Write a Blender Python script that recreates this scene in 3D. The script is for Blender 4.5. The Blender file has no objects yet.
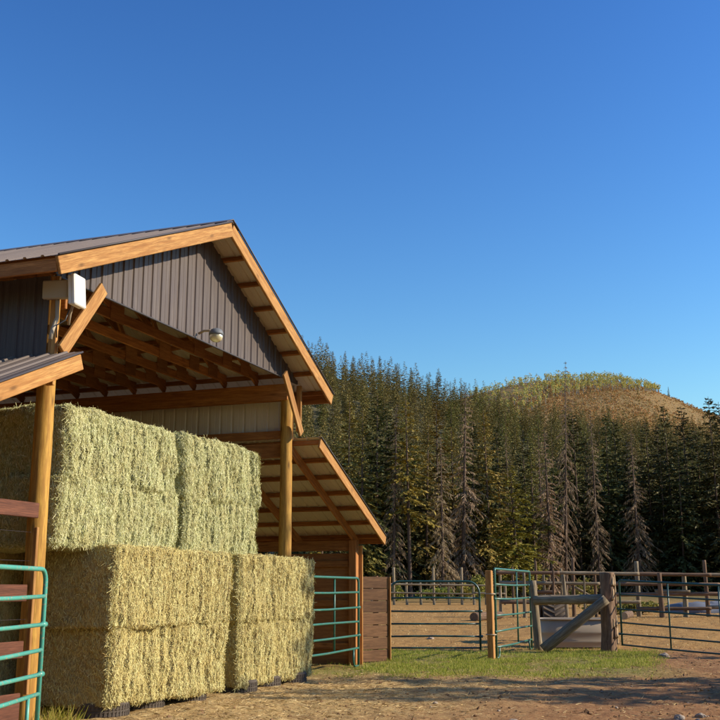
import bpy, bmesh, math, random
import numpy as np
from mathutils import Vector, Matrix, noise as mnoise
R = math.radians
random.seed(7); rng = np.random.default_rng(7)
scene = bpy.context.scene
COL = scene.collection

# ------------------------------------------------------------------ camera, sky, sun, exposure
CAM_H = 1.4; F_PX = 1050.0; Y_HOR = 590.0; HEAD = R(20)
PITCH = math.atan((Y_HOR - 360) / F_PX)
cam_d = bpy.data.cameras.new('camera'); cam = bpy.data.objects.new('camera', cam_d); COL.objects.link(cam)
cam_d.sensor_width = 36; cam_d.lens = F_PX / 720 * 36; cam_d.clip_end = 9000; cam_d.clip_start = .05
cam.location = (0, 0, CAM_H); cam.rotation_euler = (R(90) + PITCH, 0, HEAD - R(90))
scene.camera = cam
FW = np.array([math.cos(HEAD), math.sin(HEAD)]); RT = np.array([math.sin(HEAD), -math.cos(HEAD)])

SUN = Vector((.145, -.45, .25)).normalized()
SUN_EL = math.asin(SUN.z); SUN_AZ = math.atan2(SUN.x, SUN.y)       # clockwise from +Y
w = bpy.data.worlds.new('World'); scene.world = w; w.use_nodes = True
nt = w.node_tree; nt.nodes.clear()
sky = nt.nodes.new('ShaderNodeTexSky'); sky.sky_type = 'NISHITA'; sky.sun_disc = False
sky.sun_elevation = SUN_EL; sky.sun_rotation = SUN_AZ; sky.altitude = 2500; sky.air_density = 2.2; sky.dust_density = 1.8; sky.ozone_density = 5.0
bg = nt.nodes.new('ShaderNodeBackground'); bg.inputs['Strength'].default_value = .05
wo = nt.nodes.new('ShaderNodeOutputWorld')
hs = nt.nodes.new('ShaderNodeHueSaturation'); hs.inputs['Saturation'].default_value = 1.12; hs.inputs['Hue'].default_value = .505
gm = nt.nodes.new('ShaderNodeGamma'); gm.inputs[1].default_value = 1.62
nt.links.new(sky.outputs[0], hs.inputs['Color']); nt.links.new(hs.outputs[0], gm.inputs[0]); nt.links.new(gm.outputs[0], bg.inputs[0]); nt.links.new(bg.outputs[0], wo.inputs[0])
sun_d = bpy.data.lights.new('sun', 'SUN'); sun_d.energy = 5.0; sun_d.angle = R(.55); sun_d.color = (1, .87, .67)
sun = bpy.data.objects.new('sun', sun_d); COL.objects.link(sun); sun.location = (30, -40, 60)
sun.rotation_euler = SUN.to_track_quat('Z', 'Y').to_euler()
vs = scene.view_settings; vs.view_transform = 'Standard'; vs.look = 'None'; vs.gamma = 1; vs.exposure = .5; vs.use_curve_mapping = False

# ------------------------------------------------------------------ materials
MATS = {}
class NT:
    def __init__(s, name):
        s.m = bpy.data.materials.new(name); s.m.use_nodes = True; s.t = s.m.node_tree; s.n = s.t.nodes
        s.b = s.n['Principled BSDF']; s.b.inputs['Specular IOR Level'].default_value = .3
        MATS[name] = s.m
    def new(s, k, **kw):
        n = s.n.new(k)
        for a, v in kw.items(): setattr(n, a, v)
        return n
    def l(s, a, b): s.t.links.new(a, b)
    def co(s, scale=(1, 1, 1), kind='Object'):
        c = s.new('ShaderNodeTexCoord'); m = s.new('ShaderNodeMapping'); m.inputs['Scale'].default_value = scale
        s.l(c.outputs[kind], m.inputs['Vector']); return m.outputs[0]
    def obj_offset(s, vec):     # shift the pattern per object so that alike pieces differ
        oi = s.new('ShaderNodeObjectInfo'); mm = s.new('ShaderNodeMath', operation='MULTIPLY'); mm.inputs[1].default_value = 57
        s.l(oi.outputs['Random'], mm.inputs[0]); va = s.new('ShaderNodeVectorMath', operation='ADD')
        s.l(vec, va.inputs[0]); s.l(mm.outputs[0], va.inputs[1]); return va.outputs[0]
    def noise(s, vec, scale, detail=4, rough=.6):
        n = s.new('ShaderNodeTexNoise'); n.inputs['Scale'].default_value = scale; n.inputs['Detail'].default_value = detail; n.inputs['Roughness'].default_value = rough
        s.l(vec, n.inputs['Vector']); return n.outputs['Fac']
    def ramp(s, fac, stops):
        r = s.new('ShaderNodeValToRGB'); e = r.color_ramp.elements
        while len(e) < len(stops): e.new(.5)
        for i, (p, c) in enumerate(stops): e[i].position = p; e[i].color = (*c, 1) if len(c) == 3 else c
        s.l(fac, r.inputs[0]); return r.outputs[0]
    def mix(s, fac, a, b, mode='MIX'):
        m = s.new('ShaderNodeMix', data_type='RGBA', blend_type=mode)
        for sock, v in ((m.inputs[0], fac), (m.inputs[6], a), (m.inputs[7], b)):
            if isinstance(v, (int, float)): sock.default_value = v
            elif isinstance(v, tuple): sock.default_value = (*v, 1)
            else: s.l(v, sock)
        return m.outputs[2]
    def bump(s, h, strength=.3, dist=.01):
        b = s.new('ShaderNodeBump'); b.inputs['Strength'].default_value = strength; b.inputs['Distance'].default_value = dist
        s.l(h, b.inputs['Height']); s.l(b.outputs[0], s.b.inputs['Normal'])
    def set(s, col=None, rough=None, metal=None):
        if col is not None: s.l(col, s.b.inputs['Base Color'])
        if rough is not None: s.b.inputs['Roughness'].default_value = rough
        if metal is not None: s.b.inputs['Metallic'].default_value = metal
        return s.m
    def rand(s): return s.new('ShaderNodeObjectInfo').outputs['Random']
    def island(s): return s.new('ShaderNodeNewGeometry').outputs['Random Per Island']

def wood(name, light, dark, knot=.5, rough=.75, grain=1.0, weather=0.0):
    t = NT(name); v = t.obj_offset(t.co((1.2 * grain, 16 * grain, 16 * grain)))
    g = t.noise(v, 1.6, 5, .65)
    c = t.ramp(g, [(.36, dark), (.5, tuple((a * .45 + b * .55) for a, b in zip(dark, light))), (.62, light)])
    fine = t.noise(t.obj_offset(t.co((3, 60, 60))), 1.5, 4, .7); c = t.mix(t.ramp(fine, [(.42, (.55,) * 3), (.56, (0, 0, 0))]), c, tuple(x * .55 for x in dark))
    vb = t.obj_offset(t.co((1.1, 2.5, 2.5))); b = t.noise(vb, 1.3, 3)
    c = t.mix(t.ramp(b, [(.35, (0, 0, 0)), (.7, (.55, .55, .55))]), c, dark)
    k = t.new('ShaderNodeTexVoronoi'); k.inputs['Scale'].default_value = 1.0; t.l(t.obj_offset(t.co((2.2, 7, 7))), k.inputs['Vector'])
    c = t.mix(t.ramp(k.outputs['Distance'], [(.06, (knot,) * 3), (.2, (0, 0, 0))]), c, tuple(x * .35 for x in dark))
    h = t.new('ShaderNodeHueSaturation'); mr = t.new('ShaderNodeMapRange'); mr.inputs[3].default_value = .72; mr.inputs[4].default_value = 1.2
    t.l(t.rand(), mr.inputs[0]); t.l(mr.outputs[0], h.inputs['Value']); t.l(c, h.inputs['Color'])
    t.bump(g, .35, .006); return t.set(h.outputs[0], rough)
wood('wood_fir', (.60, .33, .105), (.36, .155, .038), .8)
wood('wood_pole', (.62, .36, .07), (.34, .165, .03), .8)
wood('wood_truss', (.50, .215, .06), (.28, .105, .026), .6)
wood('wood_red', (.17, .062, .032), (.085, .03, .016), .2)
wood('wood_plank', (.19, .098, .045), (.095, .045, .02), .4, .85)
wood('wood_grey', (.40, .325, .215), (.17, .125, .075), .4, .9)
wood('wood_bark', (.28, .18, .11), (.11, .065, .04), .3, .95)
wood('wood_endgrain', (.55, .42, .26), (.36, .24, .13), .1, .9)
wood('plywood', (.44, .20, .065), (.28, .115, .035), .2, .8, .5)

def metal_paint(name, col, rough=.45, dirt=.35, spec=.4, streak=False):
    t = NT(name); v = t.obj_offset(t.co((1, 1, 1)))
    n = t.noise(v, 2.3, 5); f = t.noise(v, 24, 4)
    c = t.mix(t.ramp(n, [(.35, (0, 0, 0)), (.75, (dirt,) * 3)]), col, tuple(min(1, x * .7 + .035) for x in col))
    c = t.mix(t.ramp(f, [(.55, (0, 0, 0)), (.8, (dirt * .6,) * 3)]), c, tuple(x * .6 + .05 for x in col))
    if streak:
        st_ = t.noise(t.obj_offset(t.co((9, 3, .5))), 2.5, 5, .7); c = t.mix(t.ramp(st_, [(.5, (0, 0, 0)), (.72, (.45,) * 3)]), c, (.18, .145, .12))
        ob = t.new('ShaderNodeHueSaturation'); mv = t.new('ShaderNodeMapRange'); mv.inputs[3].default_value = .86; mv.inputs[4].default_value = 1.12; t.l(t.rand(), mv.inputs[0]); t.l(mv.outputs[0], ob.inputs['Value']); t.l(c, ob.inputs['Color']); c = ob.outputs[0]
    t.b.inputs['Specular IOR Level'].default_value = spec
    rr = t.new('ShaderNodeMapRange'); rr.inputs[3].default_value = rough - .1; rr.inputs[4].default_value = rough + .2; t.l(n, rr.inputs[0]); t.l(rr.outputs[0], t.b.inputs['Roughness'])
    t.bump(f, .06, .004); return t.set(c)
metal_paint('siding_brown', (.078, .056, .047), .5, streak=True)
metal_paint('roof_brown', (.13, .10, .082), .5, streak=True)
metal_paint('sheet_tan', (.66, .58, .46), .5, .25)
metal_paint('flashing_dark', (.05, .042, .045), .5)
metal_paint('white_plastic', (.78, .76, .70), .4, .15)
metal_paint('antenna_back', (.42, .35, .25), .5, .2)
metal_paint('black_plastic', (.03, .03, .032), .4, .2)
metal_paint('galvanized', (.38, .30, .20), .45, .5, .5)
metal_paint('rubber', (.085, .066, .05), .9, .8, .15)
metal_paint('dusty_rubber', (.20, .15, .10), .95, .7, .1)
metal_paint('lamp_housing', (.13, .14, .15), .5, .3)
metal_paint('tarp_grey', (.13, .14, .16), .6, .3)
metal_paint('stone', (.36, .29, .22), .9, .6, .15)
def chipped(name, col, chip, amt):
    t = NT(name); v = t.obj_offset(t.co()); n = t.noise(v, 34, 5, .7); lo = t.noise(v, 3, 3)
    c = t.mix(t.ramp(lo, [(.3, (0, 0, 0)), (.8, (.5, .5, .5))]), col, tuple(min(1, x * 1.35 + .02) for x in col))
    c = t.mix(t.ramp(n, [(1 - amt, (0, 0, 0)), (1 - amt + .06, (1, 1, 1))]), c, chip)
    t.bump(n, .15, .003); t.b.inputs['Specular IOR Level'].default_value = .5; return t.set(c, .38)
chipped('paint_teal', (.055, .30, .24), (.36, .27, .18), .435)
chipped('paint_green', (.022, .12, .085), (.20, .14, .09), .42)
chipped('paint_dark_green', (.012, .06, .05), (.10, .08, .06), .36)

t = NT('lamp_lens'); t.b.inputs['Transmission Weight'].default_value = .55; t.set(rough=.25); t.b.inputs['Base Color'].default_value = (.85, .75, .45, 1)

def hay(name, cols, island=True):
    t = NT(name)
    if island:
        c = t.ramp(t.island(), cols)
        h = t.noise(t.co((1, 1, 1)), 3.0, 3); c = t.mix(t.ramp(h, [(.42, (0, 0, 0)), (.66, (.5, .5, .5))]), c, tuple(x * f for x, f in zip(cols[len(cols) // 2 - 1][1], (.86, .74, .62))))
    else:
        v = t.obj_offset(t.co((26, 26, 7))); n = t.noise(v, 2.2, 6, .75); c = t.ramp(n, cols)
        t.bump(n, 1.0, .03)
    t.b.inputs['Specular IOR Level'].default_value = .15
    return t.set(c, .8)
GOLD = [(.0, (.22, .14, .05)), (.12, (.46, .35, .13)), (.4, (.60, .54, .22)), (.75, (.73, .67, .33)), (.92, (.50, .49, .22)), (1.0, (.22, .13, .05))]
PALE = [(.0, (.20, .19, .06)), (.12, (.42, .41, .16)), (.4, (.58, .57, .29)), (.75, (.70, .69, .42)), (.92, (.42, .47, .21)), (1.0, (.26, .19, .07))]
hay('straw_gold', GOLD); hay('straw_pale', PALE)
hay('hay_gold', [(.28, (.20, .12, .04)), (.46, (.46, .36, .15)), (.62, (.62, .51, .24)), (.8, (.68, .58, .30))], False)
hay('hay_pale', [(.28, (.17, .14, .045)), (.46, (.42, .41, .18)), (.62, (.56, .55, .28)), (.8, (.64, .62, .36))], False)
hay('straw_litter', [(0, (.30, .20, .085)), (.5, (.52, .39, .18)), (.85, (.62, .50, .27)), (1, (.22, .13, .06))])

def leafy(name, cols, trans=.25, rough=.65, objvar=.5, hue=.03):
    t = NT(name); c = t.ramp(t.island(), cols)
    h = t.new('ShaderNodeHueSaturation'); mr = t.new('ShaderNodeMapRange'); mr.inputs[3].default_value = 1 - objvar * .5; mr.inputs[4].default_value = 1 + objvar * .6
    r = t.rand(); t.l(r, mr.inputs[0]); t.l(mr.outputs[0], h.inputs['Value'])
    m2 = t.new('ShaderNodeMapRange'); m2.inputs[3].default_value = .5 - hue; m2.inputs[4].default_value = .5 + hue * .8; 
    mm = t.new('ShaderNodeMath', operation='FRACT'); m3 = t.new('ShaderNodeMath', operation='MULTIPLY'); m3.inputs[1].default_value = 7.3; t.l(r, m3.inputs[0]); t.l(m3.outputs[0], mm.inputs[0])
    t.l(mm.outputs[0], m2.inputs[0]); t.l(m2.outputs[0], h.inputs['Hue']); t.l(c, h.inputs['Color'])
    t.set(h.outputs[0], rough); t.b.inputs['Specular IOR Level'].default_value = .2
    if trans:
        tr = t.new('ShaderNodeBsdfTranslucent'); t.l(h.outputs[0], tr.inputs[0]); ms = t.new('ShaderNodeMixShader'); ms.inputs[0].default_value = trans
        t.l(t.b.outputs[0], ms.inputs[1]); t.l(tr.outputs[0], ms.inputs[2]); t.l(ms.outputs[0], t.n['Material Output'].inputs[0])
    return t.m
leafy('needles_green', [(0, (.15, .135, .034)), (.5, (.225, .188, .046)), (.85, (.29, .235, .054)), (1, (.30, .21, .056))], .12)
leafy('needles_olive', [(0, (.18, .14, .024)), (.5, (.24, .18, .03)), (.85, (.29, .22, .038)), (1, (.24, .16, .036))], .14)
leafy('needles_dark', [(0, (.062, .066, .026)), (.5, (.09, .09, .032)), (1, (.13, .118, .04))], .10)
leafy('needles_far', [(0, (.115, .115, .036)), (.5, (.175, .162, .046)), (1, (.26, .215, .058))], .10)
leafy('twigs_dead', [(0, (.20, .13, .07)), (.5, (.29, .20, .115)), (1, (.36, .26, .16))], .2, hue=.012)
leafy('aspen_leaves', [(0, (.22, .26, .08)), (.5, (.31, .34, .10)), (.75, (.48, .42, .08)), (.9, (.58, .38, .06)), (1, (.20, .26, .08))], .3)
leafy('brush_leaves', [(0, (.21, .175, .055)), (.3, (.35, .19, .055)), (.6, (.33, .225, .066)), (.85, (.20, .205, .065)), (1, (.43, .21, .045))], .2)
leafy('shrub_leaves', [(0, (.12, .13, .025)), (.5, (.22, .22, .04)), (1, (.34, .28, .06))], .3)
leafy('grass_blades', [(0, (.14, .18, .02)), (.45, (.28, .31, .035)), (.75, (.40, .37, .07)), (1, (.60, .48, .17))], .4, objvar=0)
wood('bark_spruce', (.19, .13, .095), (.085, .055, .04), .2, .95)
t = NT('bark_pale'); t.set(rough=.9); t.b.inputs['Base Color'].default_value = (.48, .45, .38, 1)

# ------------------------------------------------------------------ object helpers
MW = {}
def tag(o, label=None, cat=None, group=None, kind=None):
    for k, v in (('label', label), ('category', cat), ('group', group), ('kind', kind)):
        if v: o[k] = v
    return o
def put(o, mw, parent=None):
    COL.objects.link(o); MW[o.name] = mw.copy()
    if parent is not None:
        o.parent = parent; o.matrix_basis = MW[parent.name].inverted() @ mw
    else: o.matrix_basis = mw
    return o
def empty(name, loc, rz=0, label=None, cat=None, group=None):
    o = bpy.data.objects.new(name, None); o.empty_display_size = .2
    put(o, Matrix.Translation(loc) @ Matrix.Rotation(rz, 4, 'Z')); return tag(o, label, cat, group)
def group_part(name, loc, parent):
    o = bpy.data.objects.new(name, None); o.empty_display_size = .1; return put(o, Matrix.Translation(loc), parent)
def copy_tree(o, parent=None):
    c = o.copy(); COL.objects.link(c); MW[c.name] = MW[o.name].copy()
    if parent is not None: c.parent = parent
    for ch in list(o.children): copy_tree(ch, c)
    return c
def mesh_from(name, V, Fc, mats, smooth=False, mi=None):
    me = bpy.data.meshes.new(name); me.from_pydata([tuple(v) for v in V], [], [tuple(f) for f in Fc])
    for m in mats: me.materials.append(MATS[m])
    if mi is not None: me.polygons.foreach_set('material_index', mi)
    if smooth: me.polygons.foreach_set('use_smooth', [True] * len(me.polygons))
    me.update(); return me
def quads_mesh(name, V, mat, per=4, smooth=False):
    V = np.asarray(V, np.float32).reshape(-1, 3); n = len(V); me = bpy.data.meshes.new(name)
    me.vertices.add(n); me.vertices.foreach_set('co', V.ravel())
    me.loops.add(n); me.loops.foreach_set('vertex_index', np.arange(n, dtype=np.int32))
    k = n // per; me.polygons.add(k); me.polygons.foreach_set('loop_start', np.arange(0, n, per, dtype=np.int32)); me.polygons.foreach_set('loop_total', np.full(k, per, np.int32))
    me.materials.append(MATS[mat]); me.update(calc_edges=True); me.validate(); return me
def obj(name, me, parent=None, mw=Matrix()):
    return put(bpy.data.objects.new(name, me), mw, parent)
def frame_x(p0, p1, up=(0, 0, 1), roll=0):
    p0 = Vector(p0); p1 = Vector(p1); x = (p1 - p0).normalized(); u = Vector(up)
    if abs(x.dot(u)) > .98: u = Vector((0, 1, 0))
    y = u.cross(x).normalized(); z = x.cross(y)
    m = Matrix((x, y, z)).transposed().to_4x4(); m.translation = p0
    return m @ Matrix.Rotation(roll, 4, 'X'), (p1 - p0).length
BC = {}
def box_mesh(name, L, w_, h_, mat, bev=.006):
    k = (round(L, 3), round(w_, 4), round(h_, 4), mat)
    if k in BC: return BC[k]
    bm = bmesh.new(); bmesh.ops.create_cube(bm, size=1)
    for v in bm.verts: v.co = Vector(((v.co.x + .5) * L, v.co.y * w_, v.co.z * h_))
    bev = min(bev, w_ * .25, h_ * .25)
    bmesh.ops.bevel(bm, geom=bm.edges[:], offset=bev, segments=1, affect='EDGES')
    me = bpy.data.meshes.new(name); bm.to_mesh(me); bm.free(); me.materials.append(MATS[mat]); BC[k] = me; return me
def beam(name, p0, p1, w_, h_, mat, parent=None, up=(0, 0, 1), roll=0, bev=.006):
    m, L = frame_x(p0, p1, up, roll); return obj(name, box_mesh(name, L, w_, h_, mat, bev), parent, m)
def log_mesh(name, L, r0, r1, mat, seg=14, rough=.06, seed=0, ends=None, rings=None):
    rings = rings or max(4, int(L / .12)); V = []; Fc = []; mi = []
    for i in range(rings + 1):
        f = i / rings; r = r0 + (r1 - r0) * f
        for j in range(seg):
            a = 2 * math.pi * j / seg; c = Vector((f * L * 1.3, math.cos(a) * 1.6, math.sin(a) * 1.6)) + Vector((seed * 13.1, 0, 0))
            rr = r * (1 + rough * mnoise.noise(c) * 1.6 + rough * .6 * mnoise.noise(c * 3.1))
            bx = mnoise.noise(Vector((f * L * .5, seed * 3.3, 0))) * r * .25; V.append((f * L, math.cos(a) * rr + bx, math.sin(a) * rr))
    for i in range(rings):
        for j in range(seg):
            k = (j + 1) % seg; Fc.append((i * seg + j, i * seg + k, (i + 1) * seg + k, (i + 1) * seg + j)); mi.append(0)
    Fc.append(tuple(reversed(range(seg)))); mi.append(1 if ends else 0)
    Fc.append(tuple(range(rings * seg, rings * seg + seg))); mi.append(1 if ends else 0)
    # outward orientation: x along axis, ring ccw in yz
    Fc = [tuple(reversed(f)) for f in Fc] if False else Fc
    me = mesh_from(name, V, Fc, [mat] + ([ends] if ends else []), True, mi)
    me.polygons[-1].use_smooth = False; me.polygons[-2].use_smooth = False
    return me
def log(name, p0, p1, r0, r1, mat, parent=None, **kw):
    m, L = frame_x(p0, p1); return obj(name, log_mesh(name, L, r0, r1, mat, **kw), parent, m)
def tube_mesh(name, pts, r, mat, seg=8, closed=False):
    pts = [Vector(p) for p in pts]; n = len(pts); V = []; Fc = []; prev = None
    for i, p in enumerate(pts):
        a = pts[max(0, i - 1)]; b = pts[min(n - 1, i + 1)]; t_ = (b - a).normalized()
        if prev is None:
            ref = Vector((0, 0, 1)) if abs(t_.z) < .9 else Vector((1, 0, 0)); y = t_.cross(ref).normalized()
        else: y = (prev - t_ * prev.dot(t_)).normalized()
        prev = y; z = t_.cross(y)
        for j in range(seg):
            an = 2 * math.pi * j / seg; V.append(p + (y * math.cos(an) + z * math.sin(an)) * r)
    for i in range(n - 1):
        for j in range(seg):
            k = (j + 1) % seg; Fc.append((i * seg + j, i * seg + k, (i + 1) * seg + k, (i + 1) * seg + j))
    Fc.append(tuple(reversed(range(seg)))); Fc.append(tuple(range((n - 1) * seg, n * seg)))
    return mesh_from(name, V, Fc, [mat], True)
def tube(name, pts, r, mat, parent=None, seg=8):
    o = Vector(pts[0]); return obj(name, tube_mesh(name, [Vector(p) - o for p in pts], r, mat, seg), parent, Matrix.Translation(o))
def arc(c, r, a0, a1, ax, ay, n=6):
    return [Vector(c) + Vector(ax) * (r * math.cos(a0 + (a1 - a0) * i / n)) + Vector(ay) * (r * math.sin(a0 + (a1 - a0) * i / n)) for i in range(n + 1)]
def lathe(name, prof, seg, mat, parent, mw):
    V = []; Fc = []; n = len(prof)
    for i in range(seg):
        a = 2 * math.pi * i / seg
        for r, z in prof: V.append((r * math.cos(a), r * math.sin(a), z))
    for i in range(seg):
        k = (i + 1) % seg
        for j in range(n - 1): Fc.append((i * n + j, k * n + j, k * n + j + 1, i * n + j + 1))
    return obj(name, mesh_from(name, V, Fc, [mat], True), parent, mw)
def prism(name, poly, y0, y1, mat, parent, mw=Matrix()):
    n = len(poly); V = [(x, y0, z) for x, z in poly] + [(x, y1, z) for x, z in poly]
    Fc = [tuple(range(n)), tuple(reversed(range(n, 2 * n)))] + [(i, n + i, n + (i + 1) % n, (i + 1) % n) for i in range(n)]
    me = mesh_from(name, V, Fc, [mat]); bm = bmesh.new(); bm.from_mesh(me); bmesh.ops.recalc_face_normals(bm, faces=bm.faces); bm.to_mesh(me); bm.free()
    return obj(name, me, parent, mw)
RIB = [(0, 0), (.012, .019), (.042, .019), (.054, 0), (.229, 0)]     # one pitch of a ribbed sheet
def ribbed(name, width, zfun0, zfun1, mats, parent, mw, x0=0.0, thick=.004):
    """ribbed sheet: local X across the ribs, local Z along them, ribs stand out on -Y; zfun give the two ends"""
    xs = []; x = 0
    while x < width - 1e-6:
        for dx, h in RIB[:4]: xs.append((x + dx, h))
        xs.append((x + .13, 0)); xs.append((x + .136, .005)); xs.append((x + .142, 0)); x += .229
    xs = [p for p in xs if p[0] <= width]; xs.append((width, 0 if xs[-1][0] < width - .001 else xs[-1][1]))
    n = len(xs); V = []; Fc = []; mi = []
    for off in (0, thick):
        for X, h in xs: V.append((X, -h + off, zfun0(X + x0))); V.append((X, -h + off, zfun1(X + x0)))
    for i in range(n - 1):
        a = 2 * i; Fc.append((a, a + 2, a + 3, a + 1)); mi.append(0)
        b = 2 * n + 2 * i; Fc.append((b, b + 1, b + 3, b + 2)); mi.append(1)
        Fc.append((a, b, b + 2, a + 2)); mi.append(0); Fc.append((a + 1, a + 3, b + 3, b + 1)); mi.append(0)
    Fc.append((0, 1, 2 * n + 1, 2 * n)); mi.append(0); e = 2 * (n - 1); Fc.append((e, 2 * n + e, 2 * n + e + 1, e + 1)); mi.append(0)
    return obj(name, mesh_from(name, V, Fc, mats, False, mi), parent, mw)
def sstep(a, b, x): 
    t_ = np.clip((np.asarray(x, float) - a) / (b - a), 0, 1); return t_ * t_ * (3 - 2 * t_)

# ------------------------------------------------------------------ ground
def fq(x, y): return x * FW[0] + y * FW[1], x * RT[0] + y * RT[1]
def at(q, r): p = FW * q + RT * r; return float(p[0]), float(p[1])
def px_at(px, q, k=1075.0): return at(q, (px - 360) / k * q)
def ground(x, y):
    q, r = fq(np.asarray(x, float), np.asarray(y, float))
    return .30 * sstep(27, 46, q) + .55 * sstep(45, 95, q) + 1.5 * sstep(95, 180, q) + .05 * sstep(40, 60, np.abs(r))
def gz(x, y): return float(ground(x, y))
th = np.concatenate([np.linspace(-180, -26, 60)[:-1], np.linspace(-26, 26, 330), np.linspace(26, 180, 60)[1:]])
rad = np.concatenate([[.5, 2, 4, 6], np.arange(7, 32, .1), np.geomspace(32, 200, 90), np.geomspace(215, 4500, 40)])
TH, RA = np.meshgrid(np.radians(th), rad, indexing='ij')
GX = RA * (FW[0] * np.cos(TH) + RT[0] * np.sin(TH)); GY = RA * (FW[1] * np.cos(TH) + RT[1] * np.sin(TH))
GZ = ground(GX, GY)
near = (RA < 60) & (RA > 5)
for idx in zip(*np.nonzero(near)):
    p = Vector((GX[idx], GY[idx], 0)); q = GX[idx] * FW[0] + GY[idx] * FW[1]
    GZ[idx] += .028 * mnoise.noise(p * .8) + .022 * mnoise.noise(p * 2.7) + (.014 * mnoise.noise(p * 7.5) if q < 34 else 0)
nT, nR = TH.shape
ii = np.arange(nT - 1)[:, None] * nR + np.arange(nR - 1)[None, :]
faces = np.stack([ii, ii + nR, ii + nR + 1, ii + 1], -1).reshape(-1, 4)
me = bpy.data.meshes.new('ground'); V = np.stack([GX, GY, GZ], -1).reshape(-1, 3)
me.vertices.add(len(V)); me.vertices.foreach_set('co', V.astype(np.float32).ravel()); me.loops.add(faces.size); me.loops.foreach_set('vertex_index', faces.ravel().astype(np.int32))
me.polygons.add(len(faces)); me.polygons.foreach_set('loop_start', np.arange(0, faces.size, 4, dtype=np.int32)); me.polygons.foreach_set('loop_total', np.full(len(faces), 4, np.int32))
me.polygons.foreach_set('use_smooth', [True] * len(faces)); me.update(calc_edges=True)
t = NT('dirt'); v = t.co()
n1 = t.noise(v, .55, 5, .6); n2 = t.noise(v, 3.2, 6, .7); n3 = t.noise(v, 19, 5, .75)
c = t.ramp(n2, [(.28, (.15, .064, .028)), (.5, (.26, .125, .052)), (.72, (.35, .195, .085))])
c = t.mix(t.ramp(n3, [(.44, (0, 0, 0)), (.66, (.55, .55, .55))]), c, (.42, .26, .12))
sx = t.new('ShaderNodeSeparateXYZ'); t.l(v, sx.inputs[0])
def lin(a, b, k):       # a*x + b*y - k
    m1 = t.new('ShaderNodeMath', operation='MULTIPLY'); m1.inputs[1].default_value = a; t.l(sx.outputs[0], m1.inputs[0])
    m2 = t.new('ShaderNodeMath', operation='MULTIPLY_ADD'); m2.inputs[1].default_value = b; t.l(sx.outputs[1], m2.inputs[0]); t.l(m1.outputs[0], m2.inputs[2])
    m3 = t.new('ShaderNodeMath', operation='SUBTRACT'); m3.inputs[1].default_value = k; t.l(m2.outputs[0], m3.inputs[0]); return m3.outputs[0]
def mr(x, a, b):
    m = t.new('ShaderNodeMapRange'); m.interpolation_type = 'SMOOTHSTEP'; m.inputs[1].default_value = a; m.inputs[2].default_value = b; t.l(x, m.inputs[0]); return m.outputs[0]
def mul(a, b):
    m = t.new('ShaderNodeMath', operation='MULTIPLY'); t.l(a, m.inputs[0]); t.l(b, m.inputs[1]); return m.outputs[0]
q_ = lin(FW[0], FW[1], 0)
# the grazed paddock behind the gates is drier and more ochre
c = t.mix(mr(q_, 24, 28), c, t.ramp(n2, [(.3, (.22, .115, .04)), (.55, (.38, .215, .07)), (.75, (.48, .29, .105))]))
# rough pasture towards the trees
c = t.mix(mr(q_, 60, 85), c, t.ramp(n2, [(.3, (.12, .085, .03)), (.7, (.22, .17, .07))]))
# thin turf in front of the gates
turf = mul(mul(mr(q_, 17.2, 19.2), mr(q_, 26.6, 24.6)), mr(lin(RT[0], RT[1], 0), 6.3, 4.6))
turf = mul(turf, t.ramp(n1, [(.25, (.35,) * 3), (.55, (1, 1, 1))]))
c = t.mix(turf, c, t.ramp(n3, [(.3, (.13, .13, .028)), (.7, (.28, .23, .07))]))
# spilt chaff in front of the bales
ch = mul(mr(lin(.15, 1, 0), 3.6, 7.2), mr(q_, 20.5, 16))
c = t.mix(mul(ch, t.ramp(n2, [(.3, (.25,) * 3), (.6, (.95,) * 3)])), c, t.ramp(n3, [(.3, (.34, .22, .085)), (.65, (.58, .43, .19))]))
hb = t.mix(.5, n2, n3); t.bump(hb, .9, .05); t.b.inputs['Specular IOR Level'].default_value = .1
t.set(c, .95); me.materials.append(t.m)
obj('ground', me)['kind'] = 'structure'

# ------------------------------------------------------------------ hills
def skyl(px, tab): xs, ys = zip(*tab); return np.interp(px, xs, ys)
WOOD = [(-900, 230), (-200, 290), (150, 340), (310, 369), (340, 376), (380, 386), (420, 396), (470, 412), (520, 426), (600, 441), (720, 452), (1000, 480), (1800, 500)]
BRUSH = [(-900, 560), (250, 470), (400, 415), (480, 392), (520, 381), (560, 376), (620, 376), (655, 383), (690, 397), (720, 410), (800, 440), (1000, 480), (1800, 540)]
def hill_h(px, q, tab, q0, q1):
    y = skyl(px, tab); hs = (590 - y) / 1075 * q1
    f = sstep(q0, q1 * 1.02, q); back = 1 - .75 * sstep(q1, q1 * 1.7, q)
    return hs * np.where(q < q1, .25 * f + .75 * np.clip((q - q0) / (q1 - q0), 0, 1) ** 1.25, back) + 1.5
def wood_h(px, q): return hill_h(px, q, WOOD, 125, 400)
def brush_h(px, q): return hill_h(px, q, BRUSH, 330, 980)
def hill(name, hf, q0, q1, mat, amp):
    pxs = np.linspace(-900, 1800, 190); qs = np.linspace(q0, q1, 90); V = []; Fc = []
    for a in pxs:
        for q in qs:
            x, y = px_at(a, q); z = float(hf(a, q)) + amp * mnoise.fractal(Vector((x, y, 0)) * .012, 1, 2, 4) * min(1, (q - q0) / 100) - (1.2 if q == q0 else 0)
            V.append((x, y, z))
    n = len(qs)
    for i in range(len(pxs) - 1):
        for j in range(n - 1): Fc.append((i * n + j, (i + 1) * n + j, (i + 1) * n + j + 1, i * n + j + 1))
    o = obj(name, mesh_from(name, V, Fc, [mat], True)); o['kind'] = 'structure'; return o
t = NT('forest_floor'); v = t.co(); t.set(t.ramp(t.noise(v, .06, 6, .7), [(.3, (.035, .035, .015)), (.7, (.10, .085, .035))]), .95)
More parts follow.
